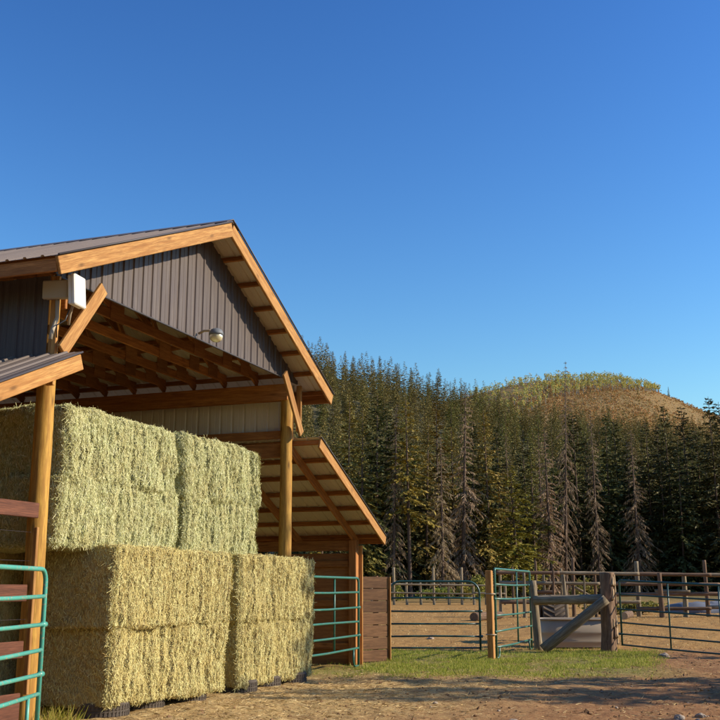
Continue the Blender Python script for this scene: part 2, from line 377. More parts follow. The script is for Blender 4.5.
t = NT('brush_hill_ground'); v = t.co(); a = t.noise(v, .012, 6, .65); b = t.noise(v, .2, 6, .8)
c = t.ramp(b, [(.3, (.18, .12, .04)), (.5, (.30, .18, .058)), (.65, (.33, .225, .085)), (.8, (.21, .19, .067))])
c = t.mix(t.ramp(a, [(.48, (0, 0, 0)), (.66, (.5,) * 3)]), c, t.ramp(b, [(.3, (.10, .085, .03)), (.7, (.24, .19, .08))])); t.bump(b, 1, 3); t.set(c, .95)
hill('wooded_hillside', wood_h, 125, 760, 'forest_floor', 2.5)
hill('brush_hill', brush_h, 330, 1700, 'brush_hill_ground', 3.0)

# ------------------------------------------------------------------ the hay barn
UL, UR, UC = 9.6, 16.25, 12.94
YF, YB, YO = 7.10, 16.9, 6.69          # front wall face, back wall, front roof edge
ZR, SL = 6.60, .452
def zr(u): return ZR - (.431 if u < UC else .462) * abs(u - UC)
barn = empty('hay_barn', (UC, 12, 0), 0, 'open-fronted timber hay barn with brown metal gable and two lean-to roofs', 'barn')
roof = group_part('roof', (UC, 12, 5), barn)
ang = math.atan(SL)
# roof sheets: local X runs along the ridge, Z up the slope, ribs outwards
for side in (-1, 1):
    ang = math.atan(.431 if side < 0 else .462); L = 3.97 / math.cos(ang); y = YO - .02
    sdir = Vector((-side * math.cos(ang), 0, math.sin(ang)))          # up the slope
    nrm = Vector((side * math.sin(ang), 0, math.cos(ang)))            # outwards
    base = Vector((UC + side * 3.97, 0, zr(UC + side * 3.97)))
    i = 0
    while y < YB + .3:
        X = Vector((0, 1, 0)) if side < 0 else Vector((0, -1, 0)); Y = -nrm; Z = X.cross(Y)
        if Z.dot(sdir) < 0: X = -X; Z = X.cross(Y)
        m = Matrix((X, Y, Z)).transposed().to_4x4()
        m.translation = base + Vector((0, y if X.y > 0 else y + .916, 0)) + nrm * (.012 + .002 * (i % 2))
        ribbed('roof_panel', .92, lambda s: -.03, lambda s: L, ['roof_brown', 'sheet_tan'], roof, m); y += .916; i += 1
    # purlins under the sheets, running out to the rake
    for k in range(8):
        f = .08 + k * (3.97 - .2) / 7; u = UC + side * f; z = zr(u) - .052
        beam('purlin', (u, YO + .02, z), (u, YB + .3, z), .085, .038, 'wood_truss', roof, up=tuple(nrm), roll=R(90))
    # rake boards front
    p1 = Vector((UC - side * -.0, YO, zr(UC) - .105)); p0 = Vector((UC + side * 3.97, YO, zr(UC + side * 3.97) - .105))
    rb = beam('rake_board', p0, p1, .04, .20, 'wood_fir', roof)
    tube('rake_trim', [p0 + nrm * .115 + Vector((0, -.035, 0)), p1 + nrm * .115 + Vector((0, -.035, 0))], .014, 'flashing_dark', roof, 6)
    ue = UC + side * 3.95
    beam('eave_board', (ue, YO + .022, zr(ue) - .10), (ue, YB + .3, zr(ue) - .10), .038, .15, 'wood_truss', roof)
prism('ridge_cap', [(UC - .2, zr(UC - .2) + .036), (UC, ZR + .045), (UC + .2, zr(UC + .2) + .036), (UC + .2, zr(UC + .2) + .042), (UC, ZR + .055), (UC - .2, zr(UC - .2) + .042)], YO - .03, YB + .3, 'roof_brown', roof)
# gable siding, one object for each sheet
gable = group_part('gable_wall', (UC, YF, 5), barn)
x = UL - .12; xe = UR + .12; i = 0
while x < xe:
    wd = min(.916, xe - x); m = Matrix.Translation((x, YF + .02 - .002 * (i % 2), 0))
    cut = [x, x + wd]
    zt = lambda s, b=0: zr(s) - .085
    ribbed('siding_panel', wd, lambda s: 4.885, zt, ['siding_brown', 'sheet_tan'], gable, m, x0=x); x += .916; i += 1
beam('siding_trim', (UL - .1, YF + .005, 4.868), (UR + .1, YF + .005, 4.872), .03, .02, 'flashing_dark', gable)
# trusses
def truss(y):
    tr = group_part('truss', (UC, y, 4.97), barn)
    beam('bottom_chord', (UL + .02, y, 5.02), (UR - .02, y, 5.02), .038, .14, 'wood_truss', tr)
    for s in (-1, 1):
        e = UC + s * 3.3
        beam('top_chord', (e, y, zr(e) - .175), (UC + s * .02, y, zr(UC) - .175), .038, .13, 'wood_truss', tr)
        for (a, za, b, zb) in ((3.0, 0, 2.1, 1), (2.1, 1, 1.15, 0), (1.15, 0, .05, 1)):
            zz = lambda f, top: (zr(UC + f) - .23) if top else 5.09
            beam('web', (UC + s * a, y + .001, zz(a, za)), (UC + s * b, y + .001, zz(b, zb)), .036, .09, 'wood_truss', tr)
        for a in (1.15, 2.1, 2.75):
            beam('gusset', (UC + s * a - .16, y - .027, 5.08), (UC + s * a + .16, y - .027, 5.08), .012, .30 if a < 2 else .22, 'plywood', tr)
    beam('gusset', (UC - .2, y - .027, zr(UC) - .33), (UC + .2, y - .027, zr(UC) - .33), .012, .3, 'plywood', tr)
    return tr
t0 = truss(7.20)
for k in range(1, 16):
    c_ = copy_tree(t0, barn); c_.matrix_basis = Matrix.Translation((0, .61 * k, 0)) @ t0.matrix_basis
# posts, braces and wall beams
for k in range(5):
    y = 7.22 + 2.4 * k
    for u in (UL + .0, UR - .05 if k == 0 else UR + .24): log('post', (u, y, -.05), (u, y, 4.78 if u < UC or k == 0 else 3.5), .115, .098, 'wood_pole', barn, seed=k + u, rough=.05)
for u in (UL + .06, UR - .06):
    beam('eave_beam', (u - .02, YF + .05, 4.70), (u - .02, YB, 4.70), .045, .30, 'wood_truss', barn)
    beam('eave_beam', (u + .13 * (1 if u < UC else -1), YF + .05, 4.69), (u + .13 * (1 if u < UC else -1), YB, 4.69), .04, .28, 'wood_truss', barn)
beam('knee_brace', (UL - .09, YF - .13, 3.98), (10.24, YF - .13, 4.90), .04, .165, 'wood_fir', barn)
beam('knee_brace', (16.24, YF - .13, 3.98), (15.52, YF - .13, 4.90), .04, .165, 'wood_fir', barn)
beam('corner_board', (16.36, YF - .03, 4.05), (16.36, YF - .03, 4.84), .09, .04, 'wood_fir', barn, roll=R(90))
beam('corner_board', (9.50, YF - .01, 3.6), (9.50, YF - .01, 4.85), .10, .04, 'wood_fir', barn, roll=R(90))
# long side walls above the lean-tos, ribbed sheet, brown outside and tan inside
def side_wall(name, u, z0, z1, outward):
    g_ = group_part(name, (u, 12, z0), barn); y = YF + .06; i = 0
    while y < YB:
        wd = min(.916, YB - y)
        X = Vector((0, -outward, 0)); Y = Vector((-outward, 0, 0)); Z = Vector((0, 0, 1))
        X = Y.cross(Z); m = Matrix((X, Y, Z)).transposed().to_4x4(); m.translation = (u + .002 * (i % 2) * outward, y if X.y > 0 else y + wd, 0)
        ribbed('siding_panel', wd, lambda s: z0, lambda s: z1, ['siding_brown', 'sheet_tan'], g_, m); y += .916; i += 1
side_wall('side_wall', UL - .12, 3.95, 4.86, -1)
side_wall('side_wall', UR + .10, 3.9, 4.86, 1)
for u in (UL - .03, UR + .01):
    beam('girt', (u, YF + .12, 3.99), (u, YB, 3.99), .04, .14, 'wood_truss', barn)
    beam('girt', (u, YF + .12, 3.72), (u, YB, 3.72), .04, .24, 'wood_truss', barn)
bw = group_part('back_wall', (UC, YB, 2), barn); x = UL - .1; i = 0
while x < UR + .1:
    wd = min(.916, UR + .1 - x); m = Matrix(((-1, 0, 0), (0, -1, 0), (0, 0, 1))).to_4x4(); m.translation = (x + wd, YB + .002 * (i % 2), 0)
    ribbed('siding_panel', wd, lambda s: .05, lambda s, a=x + wd: zr(a - s) - .1, ['siding_brown', 'sheet_tan'], bw, m); x += .916; i += 1
# lean-to roofs
def lean_to(side):
    u0 = UR + .14 if side > 0 else UL - .14; u1 = u0 + side * 3.42; z0, z1 = 3.93, 2.44
    g_ = group_part('lean_to_roof', ((u0 + u1) / 2, 12, 3), barn); a = math.atan2(z0 - z1, 3.42); L = math.hypot(3.42, z0 - z1)
    zl = lambda u: z0 - (z0 - z1) * abs(u - u0) / 3.42
    nrm = Vector((side * math.sin(a), 0, math.cos(a))); sd = Vector((-side * math.cos(a), 0, math.sin(a))); y = YO - .02; i = 0
    while y < YB:
        Y = -nrm; X = Vector((0, 1, 0)); Z = X.cross(Y)
        if Z.dot(sd) < 0: X = -X; Z = X.cross(Y)
        m = Matrix((X, Y, Z)).transposed().to_4x4(); m.translation = Vector((u1, y if X.y > 0 else y + .916, z1)) + nrm * (.012 + .002 * (i % 2))
        ribbed('roof_panel', .92, lambda s: -.04, lambda s: L, ['roof_brown', 'sheet_tan'], g_, m); y += .916; i += 1
    for k in range(7):
        u = u0 + side * (.06 + k * 3.28 / 6); beam('purlin', (u, YO + .02, zl(u) - .05), (u, YB, zl(u) - .05), .085, .038, 'wood_truss', g_, up=tuple(nrm), roll=R(90))
    for y in np.arange(7.22, YB, 1.2):
        beam('rafter', (u0, y, z0 - .185), (u1 - side * .1, y, zl(u1 - side * .1) - .185), .04, .17, 'wood_truss', g_)
    beam('rake_board', (u0 - side * .02, YO, z0 - .10), (u1, YO, z1 - .10), .038, .17, 'wood_fir', g_)
    tube('rake_trim', [Vector((u0, YO - .03, z0)) + nrm * .005, Vector((u1, YO - .03, z1)) + nrm * .005], .012, 'flashing_dark', g_, 6)
    beam('eave_board', (u1 - side * .01, YO + .02, z1 - .09), (u1 - side * .01, YB, z1 - .09), .035, .13, 'wood_truss', g_)
    uw = u1 - side * .36
    beam('header_beam', (uw, YF + .02, zl(uw) - .35), (uw, YB, zl(uw) - .35), .05, .20, 'wood_truss', g_)
    return uw, zl
uwR, zlR = lean_to(1); uwL, zlL = lean_to(-1)
wl = group_part('lean_to_wall', (uwR, 11, 1), barn)
for k in range(8):
    beam('plywood_sheet', (uwR + .05, 7.3 + k * 1.22, 1.05), (uwR + .05, 8.514 + k * 1.22, 1.05), .018, 2.1, 'plywood', wl)
for z in (.35, 1.15, 1.9): beam('girt', (uwR - .01, 7.3, z), (uwR - .01, YB, z), .04, .12, 'wood_truss', wl)
beam('post', (uwR, 7.21, -.05), (uwR, 7.21, zlR(uwR) - .25), .15, .15, 'wood_truss', barn)
beam('corner_board', (uwR + .13, 7.12, 0), (uwR + .13, 7.12, 2.25), .10, .03, 'wood_fir', barn, roll=R(90))
beam('post', (uwL, 7.21, -.05), (uwL, 7.21, zlL(uwL) - .25), .15, .15, 'wood_truss', barn)
for k in range(8): beam('plywood_sheet', (uwL - .05, 7.3 + k * 1.22, 1.05), (uwL - .05, 8.514 + k * 1.22, 1.05), .018, 2.1, 'plywood', wl)
# partition boards beneath the left lean-to
pt = empty('board_partition', (8, 7.1, 0), 0, 'dark red-brown board partition with wire behind the near teal panel', 'partition')
for z, h in ((2.23, .16), (1.37, .17), (.80, .17), (.20, .34)):
    beam('board', (uwL + .1, 7.12, z), (9.47 if z > 2 else 9.36, 7.12, z), .036, h, 'wood_red', pt)
for u in (9.40, 8.2, 7.0): beam('upright', (u, 7.07, .35 if u > 9 else .05), (u, 7.07, 2.05), .04, .05 if u > 9 else .09, 'wood_fir' if u > 9 else 'wood_red', pt, roll=R(90) if u < 9 else 0)
for z in np.arange(.5, 2.1, .3): tube('wire', [(uwL + .1, 7.15, z), (9.42, 7.15, z)], .002, 'flashing_dark', pt, 4)

# ------------------------------------------------------------------ fixtures on the barn
la = empty('yard_light', (12.80, 7.07, 4.93), 0, 'small dusk light with amber lens under the gable siding edge', 'light')
tube('arm', [(12.80, 7.09, 4.95), (12.79, 7.0, 4.98), (12.77, 6.90, 4.97), (12.75, 6.84, 4.93)], .018, 'galvanized', la)
lathe('housing', [(.0, .09), (.05, .088), (.08, .07), (.10, .03), (.105, .0), (.09, -.005)], 18, 'lamp_housing', la, Matrix.Translation((12.74, 6.78, 4.89)))
lathe('lens', [(.09, 0), (.092, -.02), (.082, -.065), (.05, -.09), (0, -.10)], 18, 'lamp_lens', la, Matrix.Translation((12.74, 6.78, 4.885)))
def antenna(name, c, w_, h_, d_, rz, rx, label, mats, group):
    e = empty(name, c, 0, label, 'antenna', group); mw = Matrix.Translation(c) @ Matrix.Rotation(rz, 4, 'Z') @ Matrix.Rotation(rx, 4, 'X')
    for nm, me_, off in (('face_panel', box_mesh('face_panel', w_, d_ * .55, h_, mats[0], .012), (-w_ / 2, -d_ * .25, 0)), ('back_shell', box_mesh('back_shell', w_ * .94, d_ * .5, h_ * .94, mats[1], .012), (-w_ * .47, d_ * .28, 0))):
        obj(nm, me_, e, mw @ Matrix.Translation(off))
    return e
a1 = antenna('panel_antenna', Vector((9.48, 6.80, 4.64)), .25, .36, .09, R(6), R(-5), 'white flat panel antenna tilted on the knee brace below the eave', ('white_plastic', 'white_plastic'), 'panel antennas')
tube('mount', [(9.53, 6.86, 4.55), (9.58, 6.94, 4.42), (9.60, 6.97, 4.30)], .016, 'galvanized', a1)
a2 = antenna('panel_antenna', Vector((9.42, 7.02, 4.66)), .30, .21, .10, R(-78), R(3), 'smaller tan box antenna close to the dark side wall', ('antenna_back', 'antenna_back'), 'panel antennas')
tube('mount', [(9.44, 7.02, 4.56), (9.47, 7.03, 4.36), (9.42, 7.04, 4.22), (9.40, 7.05, 4.10)], .022, 'antenna_back', a2)
tube('cable', [(9.50, 6.90, 4.45), (9.47, 6.92, 4.32), (9.40, 6.98, 4.25), (9.44, 7.0, 4.12)], .008, 'black_plastic', a1)

# ------------------------------------------------------------------ hay bales
def bale(p, rz, L, D, Hh, tone, seed, nst, label, group, tilt=0, faces='flt', round_=.10, bulge=.05, flat=.3):
    """p = front left bottom corner; X along the long side, Y depth, Z height"""
    e = empty('hay_bale', p, rz, label, 'hay bale', group); MWe = MW[e.name]
    nx, ny, nz = int(L / .022), int(D / .05), int(Hh / .03)
    hx, hy, hz = L / 2, D / 2, Hh / 2; sd = Vector((seed * 17.3, seed * 5.1, seed * 9.7))
    def warp(q):
        kz = 1.0 if (flat < 0 and q.z > 0) else abs(flat); q = Vector((q.x, q.y, q.z / kz)); Hz = hz / kz
        c = Vector((max(-hx + round_, min(hx - round_, q.x)), max(-hy + round_, min(hy - round_, q.y)), max(-Hz + round_, min(Hz - round_, q.z))))
        d = q - c; n_ = d.normalized() if d.length > 1e-6 else Vector((0, 0, 1)); r_ = c + n_ * round_; r_.z *= kz
        fl = mnoise.noise(Vector((r_.x * 8.5, r_.z * .7, 0)) + sd) * .026 + mnoise.noise(Vector((r_.x * 21, r_.z * 2.2, r_.y)) + sd) * .026
        cn = mnoise.noise(Vector((r_.x * 5.5 + .25 * r_.z, r_.z * .35, 3.0)) + sd); fl -= .035 * max(0, 1 - abs(cn) * 9) * (1 if abs(r_.z) < hz * .96 else .3)
        b = mnoise.noise(r_ * 2.2 + sd) * bulge + mnoise.noise(r_ * 7 + sd) * .02 + mnoise.noise(r_ * 17 + sd) * .024
        out = r_ + n_ * (b + fl) ; out.x += .04 * mnoise.noise(Vector((r_.z * 1.4, seed, 0))) + tilt * r_.z
        # twine pinches the ends a little
        return out + Vector((hx, hy, hz)), n_
    V = []; Fc = []; idx = {}; samples = {}
    def grid(axis, sgn, n1, n2, key):
        base = len(V); N = []
        for i in range(n1 + 1):
            for j in range(n2 + 1):
                a = -1 + 2 * i / n1; b = -1 + 2 * j / n2
                q = {'y': Vector((a * hx, sgn * hy, b * hz)), 'x': Vector((sgn * hx, a * hy, b * hz)), 'z': Vector((a * hx, b * hy, sgn * hz))}[axis]
                p_, n_ = warp(q); V.append(p_); N.append(n_)
        for i in range(n1):
            for j in range(n2):
                k = base + i * (n2 + 1) + j; f = (k, k + n2 + 1, k + n2 + 2, k + 1)
                Fc.append(f if (axis, sgn) in (('y', -1), ('x', 1), ('z', 1)) else tuple(reversed(f)))
        samples[key] = (np.array([list(v) for v in V[base:]]).reshape(n1 + 1, n2 + 1, 3), np.array([list(v) for v in N]).reshape(n1 + 1, n2 + 1, 3))
    grid('y', -1, nx, nz, 'f'); grid('y', 1, nx // 2, nz // 2, 'b'); grid('x', -1, ny, nz, 'l'); grid('x', 1, ny, nz, 'r'); grid('z', 1, nx, ny, 't'); grid('z', -1, nx // 2, ny // 2, 'u')
    obj('packed_hay', mesh_from('packed_hay', V, Fc, ['hay_' + tone], True), e, MWe)
    S = []
    for key in faces:
        P, N = samples[key]; area = {'f': L * Hh, 'l': D * Hh, 'r': D * Hh, 't': L * D}[key]; n = int(nst * area * (1 if key == 'f' else .5 if key in 'lr' else .35))
        fi = rng.random(n) * (P.shape[0] - 1.001); fj = rng.random(n) * (P.shape[1] - 1.001)
        edge = rng.random(n) < (.07 if key in 'f' else .13)                       # frayed arrises
        side_ = rng.random(n) < (.75 if key != 't' else .4)
        fi = np.where(edge & side_, np.where(rng.random(n) < .6, rng.random(n) * .9, P.shape[0] - 2 + rng.random(n) * .9), fi)
        fj = np.where(edge & ~side_, np.where(rng.random(n) < .3, rng.random(n) * .9, P.shape[1] - 2 + rng.random(n) * .9), fj)
        i0 = fi.astype(int); j0 = fj.astype(int); a = (fi - i0)[:, None]; b = (fj - j0)[:, None]
        pos = P[i0, j0] * (1 - a) * (1 - b) + P[i0 + 1, j0] * a * (1 - b) + P[i0, j0 + 1] * (1 - a) * b + P[i0 + 1, j0 + 1] * a * b
        nn = N[i0, j0]; upv = np.tile([0, 0, 1.0], (n, 1)) if key != 't' else np.tile([1.0, 0, 0], (n, 1))
        si = np.cross(upv, nn); si /= np.linalg.norm(si, axis=1)[:, None] + 1e-6; tu = np.cross(nn, si)
        th_ = rng.normal(0, .55, n) + np.where(rng.random(n) < .25, rng.random(n) * 3, 0); lift = np.abs(rng.normal(.05, .17, n)) + np.where(edge, .2, 0) + np.where(rng.random(n) < .03, .45, 0)
        ln = rng.uniform(.012, .048, n) * np.where(edge, 1.25, 1) * np.where(rng.random(n) < .07, 2.3, 1); wd = rng.uniform(.0014, .0042, n)
        d = (tu * np.cos(th_)[:, None] + si * np.sin(th_)[:, None]) * np.cos(lift)[:, None] + nn * np.sin(lift)[:, None]
        d *= np.where(rng.random(n) < .5, -1, 1)[:, None] if key != 't' else 1; d = np.where((np.sum(d * nn, 1) < 0)[:, None], d - 2 * np.sum(d * nn, 1)[:, None] * nn, d)
        wv = np.cross(d, nn + rng.normal(0, .5, (n, 3))); wv /= np.linalg.norm(wv, axis=1)[:, None] + 1e-6; wv *= wd[:, None]
        p0 = pos + nn * rng.uniform(-.004, .008, n)[:, None] - d * (ln * .25)[:, None]; p1 = p0 + d * ln[:, None]
        S.append(np.stack([p0 - wv, p0 + wv, p1 + wv * .7, p1 - wv * .7], 1).reshape(-1, 3))
    o = obj('loose_stems', quads_mesh('loose_stems', np.concatenate(S), 'straw_' + tone), e, MWe); o['kind'] = 'stuff'
    return e
NS = 16500
LZ = .09; LH = .89
bale((10.58, 6.86, LZ), R(-2.5), 2.64, 1.15, LH, 'gold', 1, NS, 'golden hay bale on tyres at the front corner, bottom of the nearest stack', 'hay bales', 0, 'flrt', .07)
bale((10.53, 6.80, LZ + LH - .015), R(-2.2), 2.68, 1.18, LH + .03, 'gold', 2, NS, 'golden hay bale atop the nearest lower stack, below the pale upper bales', 'hay bales', .02, 'flrt', .08)
bale((13.72, 6.80, LZ - .02), R(-3.5), 2.40, 1.15, LH, 'gold', 3, NS, 'bottom hay bale of the lower stack nearest the teal corral panel', 'hay bales', 0, 'flrt', .07)
bale((13.66, 6.78, LZ + LH - .035), R(-3.5), 2.46, 1.18, LH + .05, 'gold', 4, NS, 'upper hay bale of the lower right stack, hiding the foot of the pole', 'hay bales', .02, 'flrt', .08)
UZ = LZ + 2 * LH - .02 + .01; UH = .80
bale((9.86, 7.13, UZ), R(.5), 2.68, 1.2, UH, 'pale', 5, NS, 'pale green hay bale resting on the lower stack beside the left pole', 'hay bales', .05, 'flrt', .08, .05)
bale((9.98, 7.16, UZ + UH - .02), R(0), 2.52, 1.2, UH + .05, 'pale', 6, NS, 'pale green topmost hay bale beside the left pole, under the trusses', 'hay bales', -.02, 'flrt', .10, .06, -.3)
bale((12.72, 7.16, UZ), R(0), 2.34, 1.2, UH, 'pale', 7, NS, 'pale green hay bale right of a dark gap, second tier from ground', 'hay bales', 0, 'flrt', .08, .05)
bale((12.62, 7.12, UZ + UH - .02), R(.5), 2.42, 1.2, UH + .10, 'pale', 8, NS, 'pale green topmost hay bale on the right with a rounded end', 'hay bales', -.02, 'flrt', .13, .06, -.3)
for k, (z, lb) in enumerate(((LZ, 'shaded hay bale on the ground behind the near stack'), (LZ + LH, 'shaded hay bale second up behind the near stack'), (UZ, 'shaded hay bale third up behind the left pole'), (UZ + UH - .01, 'shaded topmost hay bale with sunlit fringe left of the pole'))):
    bale((10.0 if z > 1.5 else 10.5, 8.42, z), 0, 2.5, 1.2, LH if z < 1.5 else UH + .03, 'gold', 20 + k, 4200, lb, 'hay bales', 0, 'flt', .10)

# tyres under the bales
def tyre(p, r_, w_, label, rz):
    e = empty('tyre', p, rz, label, 'tyre', 'old tyres under the bales'); m = MW[e.name]
    prof = [(r_ * .58, w_ * .12), (r_ * .62, w_ * .02), (r_ * .85, 0), (r_ * .95, w_ * .06), (r_ * .985, w_ * .16), (r_ * .985, w_ * .32), (r_ * .965, w_ * .34), (r_ * .985, w_ * .36), (r_ * .985, w_ * .49), (r_ * .965, w_ * .51), (r_ * .985, w_ * .53), (r_ * .985, w_ * .66), (r_ * .965, w_ * .68), (r_ * .985, w_ * .70), (r_ * .985, w_ * .86), (r_ * .95, w_ * .95), (r_ * .85, w_), (r_ * .62, w_ * .98), (r_ * .58, w_ * .88)]
    lathe('carcass', prof, 40, 'rubber', e, m)
    V = []; Fc = []
    for k in range(44):
        a = 2 * math.pi * k / 44
        for z0 in (.18, .54):
            b = len(V)
            for rr in (r_ * .97, r_ * 1.005):
                for (da, dz) in ((-.04, 0), (.03, 0), (.05, .28), (-.02, .28)): V.append((rr * math.cos(a + da), rr * math.sin(a + da), (z0 + dz) * w_))
            Fc += [(b + 4, b + 5, b + 6, b + 7), (b, b + 1, b + 5, b + 4), (b + 1, b + 2, b + 6, b + 5), (b + 2, b + 3, b + 7, b + 6), (b + 3, b, b + 4, b + 7)]
    obj('tread', mesh_from('tread', V, Fc, ['rubber']), e, m); return e
for u, v_, lb in ((10.92, 7.17, 'old tyre under the near corner of the front hay stack'), (11.8, 7.22, 'old tyre under the middle of the front hay stack'), (12.7, 7.12, 'old tyre under the far end of the front hay stack'),
               (14.1, 7.05, 'old tyre under the near corner of the right hay stack'), (14.9, 7.04, 'old tyre under the middle of the right hay stack'), (15.7, 6.96, 'old tyre under the far end of the right hay stack')):
    tyre((u, v_, -.035), .335, .19, lb, random.random())

# ------------------------------------------------------------------ tubular corral panels and gates
def panel(name, p0, p1, zb, zt, zs, stiles, mat, label, cat, group, r_=.021, rc=.12, legs=True, end2=True, sag=0, frame_bottom=0.0, latch=True):
    p0 = Vector((*p0, 0)); p1 = Vector((*p1, 0)); d = (p1 - p0).normalized(); L = (p1 - p0).length
    g0 = gz(p0.x, p0.y); e = empty(name, (p0.x, p0.y, g0), 0, label, cat, group)
    P = lambda s, z: Vector((p0.x + d.x * s, p0.y + d.y * s, g0 + z - sag * s / L))
    up = Vector((0, 0, 1))
    pts = [P(0, frame_bottom), P(0, zt - rc)] + arc(P(rc, zt - rc), rc, math.pi, math.pi / 2, d, up)[1:] + arc(P(L - rc, zt - rc), rc, math.pi / 2, 0, d, up) + [P(L, frame_bottom)]
    tube('frame', pts, r_ * 1.05, mat, e, 10)
    for i, z in enumerate(zs): bw_ = random.uniform(-.02, .012); tube('rail', [P(0, z), P(L * .28, z + bw_ * .8), P(L * .5, z + bw_), P(L * .75, z + bw_ * .5), P(L, z)], r_ * .92, mat, e, 10)
    for s in stiles: tube('stile', [P(s * L, min(zs)) + Vector((-d.y, d.x, 0)) * .025, P(s * L, zt) + Vector((-d.y, d.x, 0)) * .025], r_ * .85, mat, e, 10)
    if legs:
        for s0, sg in ((0, 1), (L, -1)):
            zl_ = min(zs); q = s0 + sg * .28
            tube('leg', [P(q, zl_), P(q, .12), P(q - sg * .03, .045), P(q - sg * .09, .02), P(s0, .02)], r_ * .85, mat, e, 8)
    if latch:
        for z in (zs[1], zs[-2]):
            tube('hinge_lug', [P(0, z) - d * .07, P(0, z) + d * .03], r_ * 1.3, mat, e, 8)
            tube('hinge_lug', [P(L, z) - d * .03, P(L, z) + d * .06], r_ * 1.3, mat, e, 8)
    return e
# near teal panel on the left
e0 = depthpt = px_at(45, 10.6)
panel('tubular_fence', e0, (e0[0] - 3.0 * math.cos(R(17)), e0[1] - 3.0 * math.sin(R(17))), .4, 1.60, [.42, .60, .83, 1.07, 1.34], [.55], 'paint_teal', 'worn teal tube corral panel with rounded corner beside the left pole', 'corral panel', 'corral panels', .022, .13)
panel('tubular_fence', (15.9, 6.95), (19.15, 7.0), .3, 1.62, [.34, .57, .82, 1.08, 1.36], [.62], 'paint_green', 'green tube corral panel closing the right lean-to, behind the hay', 'corral panel', 'corral panels', .022, .10)
panel('gate', (24.25, 8.10), (25.0, 6.08), .05, 1.60, [.07, .33, .62, .91, 1.21], [], 'paint_dark_green', 'closed dark green tube gate with rounded top corners in the middle', 'gate', 'farm gates', .024, .28, legs=False)
panel('tubular_fence', px_at(495, 22.6), px_at(530, 26.2), .2, 1.84, [.24, .55, .88, 1.22, 1.52], [.62], 'paint_green', 'angled green tube panel between the sawn post and the log corner', 'corral panel', 'corral panels', .022, .05)
panel('gate', px_at(619.5, 25.2), px_at(760, 23.0), .12, 1.62, [.16, .40, .66, .96, 1.30], [.36, .72], 'paint_dark_green', 'long dark green tube gate sagging right of the log corner post', 'gate', 'farm gates', .022, .04, legs=False, sag=.16, frame_bottom=.14)

# plank stub wall at the end of the lean-to
pw = empty('plank_wall', (21.3, 7.35, 0), 0, 'short brown plank wall between the lean-to corner and middle gate', 'plank wall')
A = px_at(356, 21.4); B = px_at(387, 21.9); A = Vector((*A, 0)); B = Vector((*B, 0)); dd = (B - A).normalized()
for k in range(7):
    z = .12 + k * .238; beam('plank', A + Vector((0, 0, z)) + dd * random.uniform(-.02, .02), B + Vector((0, 0, z)) + dd * random.uniform(-.02, .02), .05 + .008 * (k % 2), .226, 'wood_plank', pw)
for s in (.06, .56): beam('upright', A + dd * s + Vector((dd.y, -dd.x, 0)) * -.07, A + dd * s + Vector((dd.y, -dd.x, 0)) * -.07 + Vector((0, 0, 1.68)), .09, .09, 'wood_plank', pw)
beam('lit_end_strip', B + dd * .035 + Vector((0, 0, 0)), B + dd * .035 + Vector((0, 0, 1.66)), .14, .03, 'wood_fir', pw, roll=R(90) + math.atan2(dd.y, dd.x))  # paler fir strip stands in for the sunlit ends of the planks

# sawn post between gate and panel, log corner with rail and brace
sp = empty('sawn_post', (*px_at(490, 22.4), 0), 0, 'square sawn timber post between the middle gate and angled panel', 'post')
p = Vector((*px_at(490, 22.4), 0)); beam('timber', p + Vector((0, 0, -.05)), p + Vector((.02, .02, 1.80)), .15, .13, 'wood_fir', sp, bev=.012)
for z in (1.32, .5): lathe('chain_loop', [(.105, -.012), (.118, 0), (.105, .012)], 14, 'galvanized', sp, Matrix.Translation(p + Vector((0, 0, z))))
lc = empty('log_corner', (*px_at(607, 25.0), 0), 0, 'weathered log corner with thick gnarled post, crossrail and diagonal brace', 'fence corner')
P = lambda px, q, z: Vector((*px_at(px, q), z))
log('corner_post', P(606.5, 25.0, -.05), P(607.5, 25.0, 1.80), .185, .16, 'wood_bark', lc, rough=.16, seed=3, seg=20, ends='wood_endgrain', rings=40)
for k in range(22):
    z = random.uniform(.15, 1.7); a = random.uniform(-1.3, .9); c = P(607, 25.0, z) + Vector((math.cos(a + HEAD - R(80)), math.sin(a + HEAD - R(80)), 0)) * .17
    log('bark_slab', c, c + Vector((.02, -.01, random.uniform(.12, .3))), .045, .02, 'wood_endgrain' if k % 3 else 'wood_bark', lc, rough=.3, seed=k, seg=7, rings=4)
log('end_post', P(537, 25.8, -.05), P(533, 25.9, 1.62), .11, .085, 'wood_grey', lc, rough=.12, seed=5, ends='wood_endgrain')
log('crossrail', P(534, 25.7, 1.16), P(605, 24.95, 1.20), .115, .10, 'wood_grey', lc, rough=.08, seed=8, ends='wood_endgrain')
log('brace', P(541, 25.0, .06), P(606, 24.75, 1.20), .125, .11, 'wood_grey', lc, rough=.07, seed=9, ends='wood_endgrain')

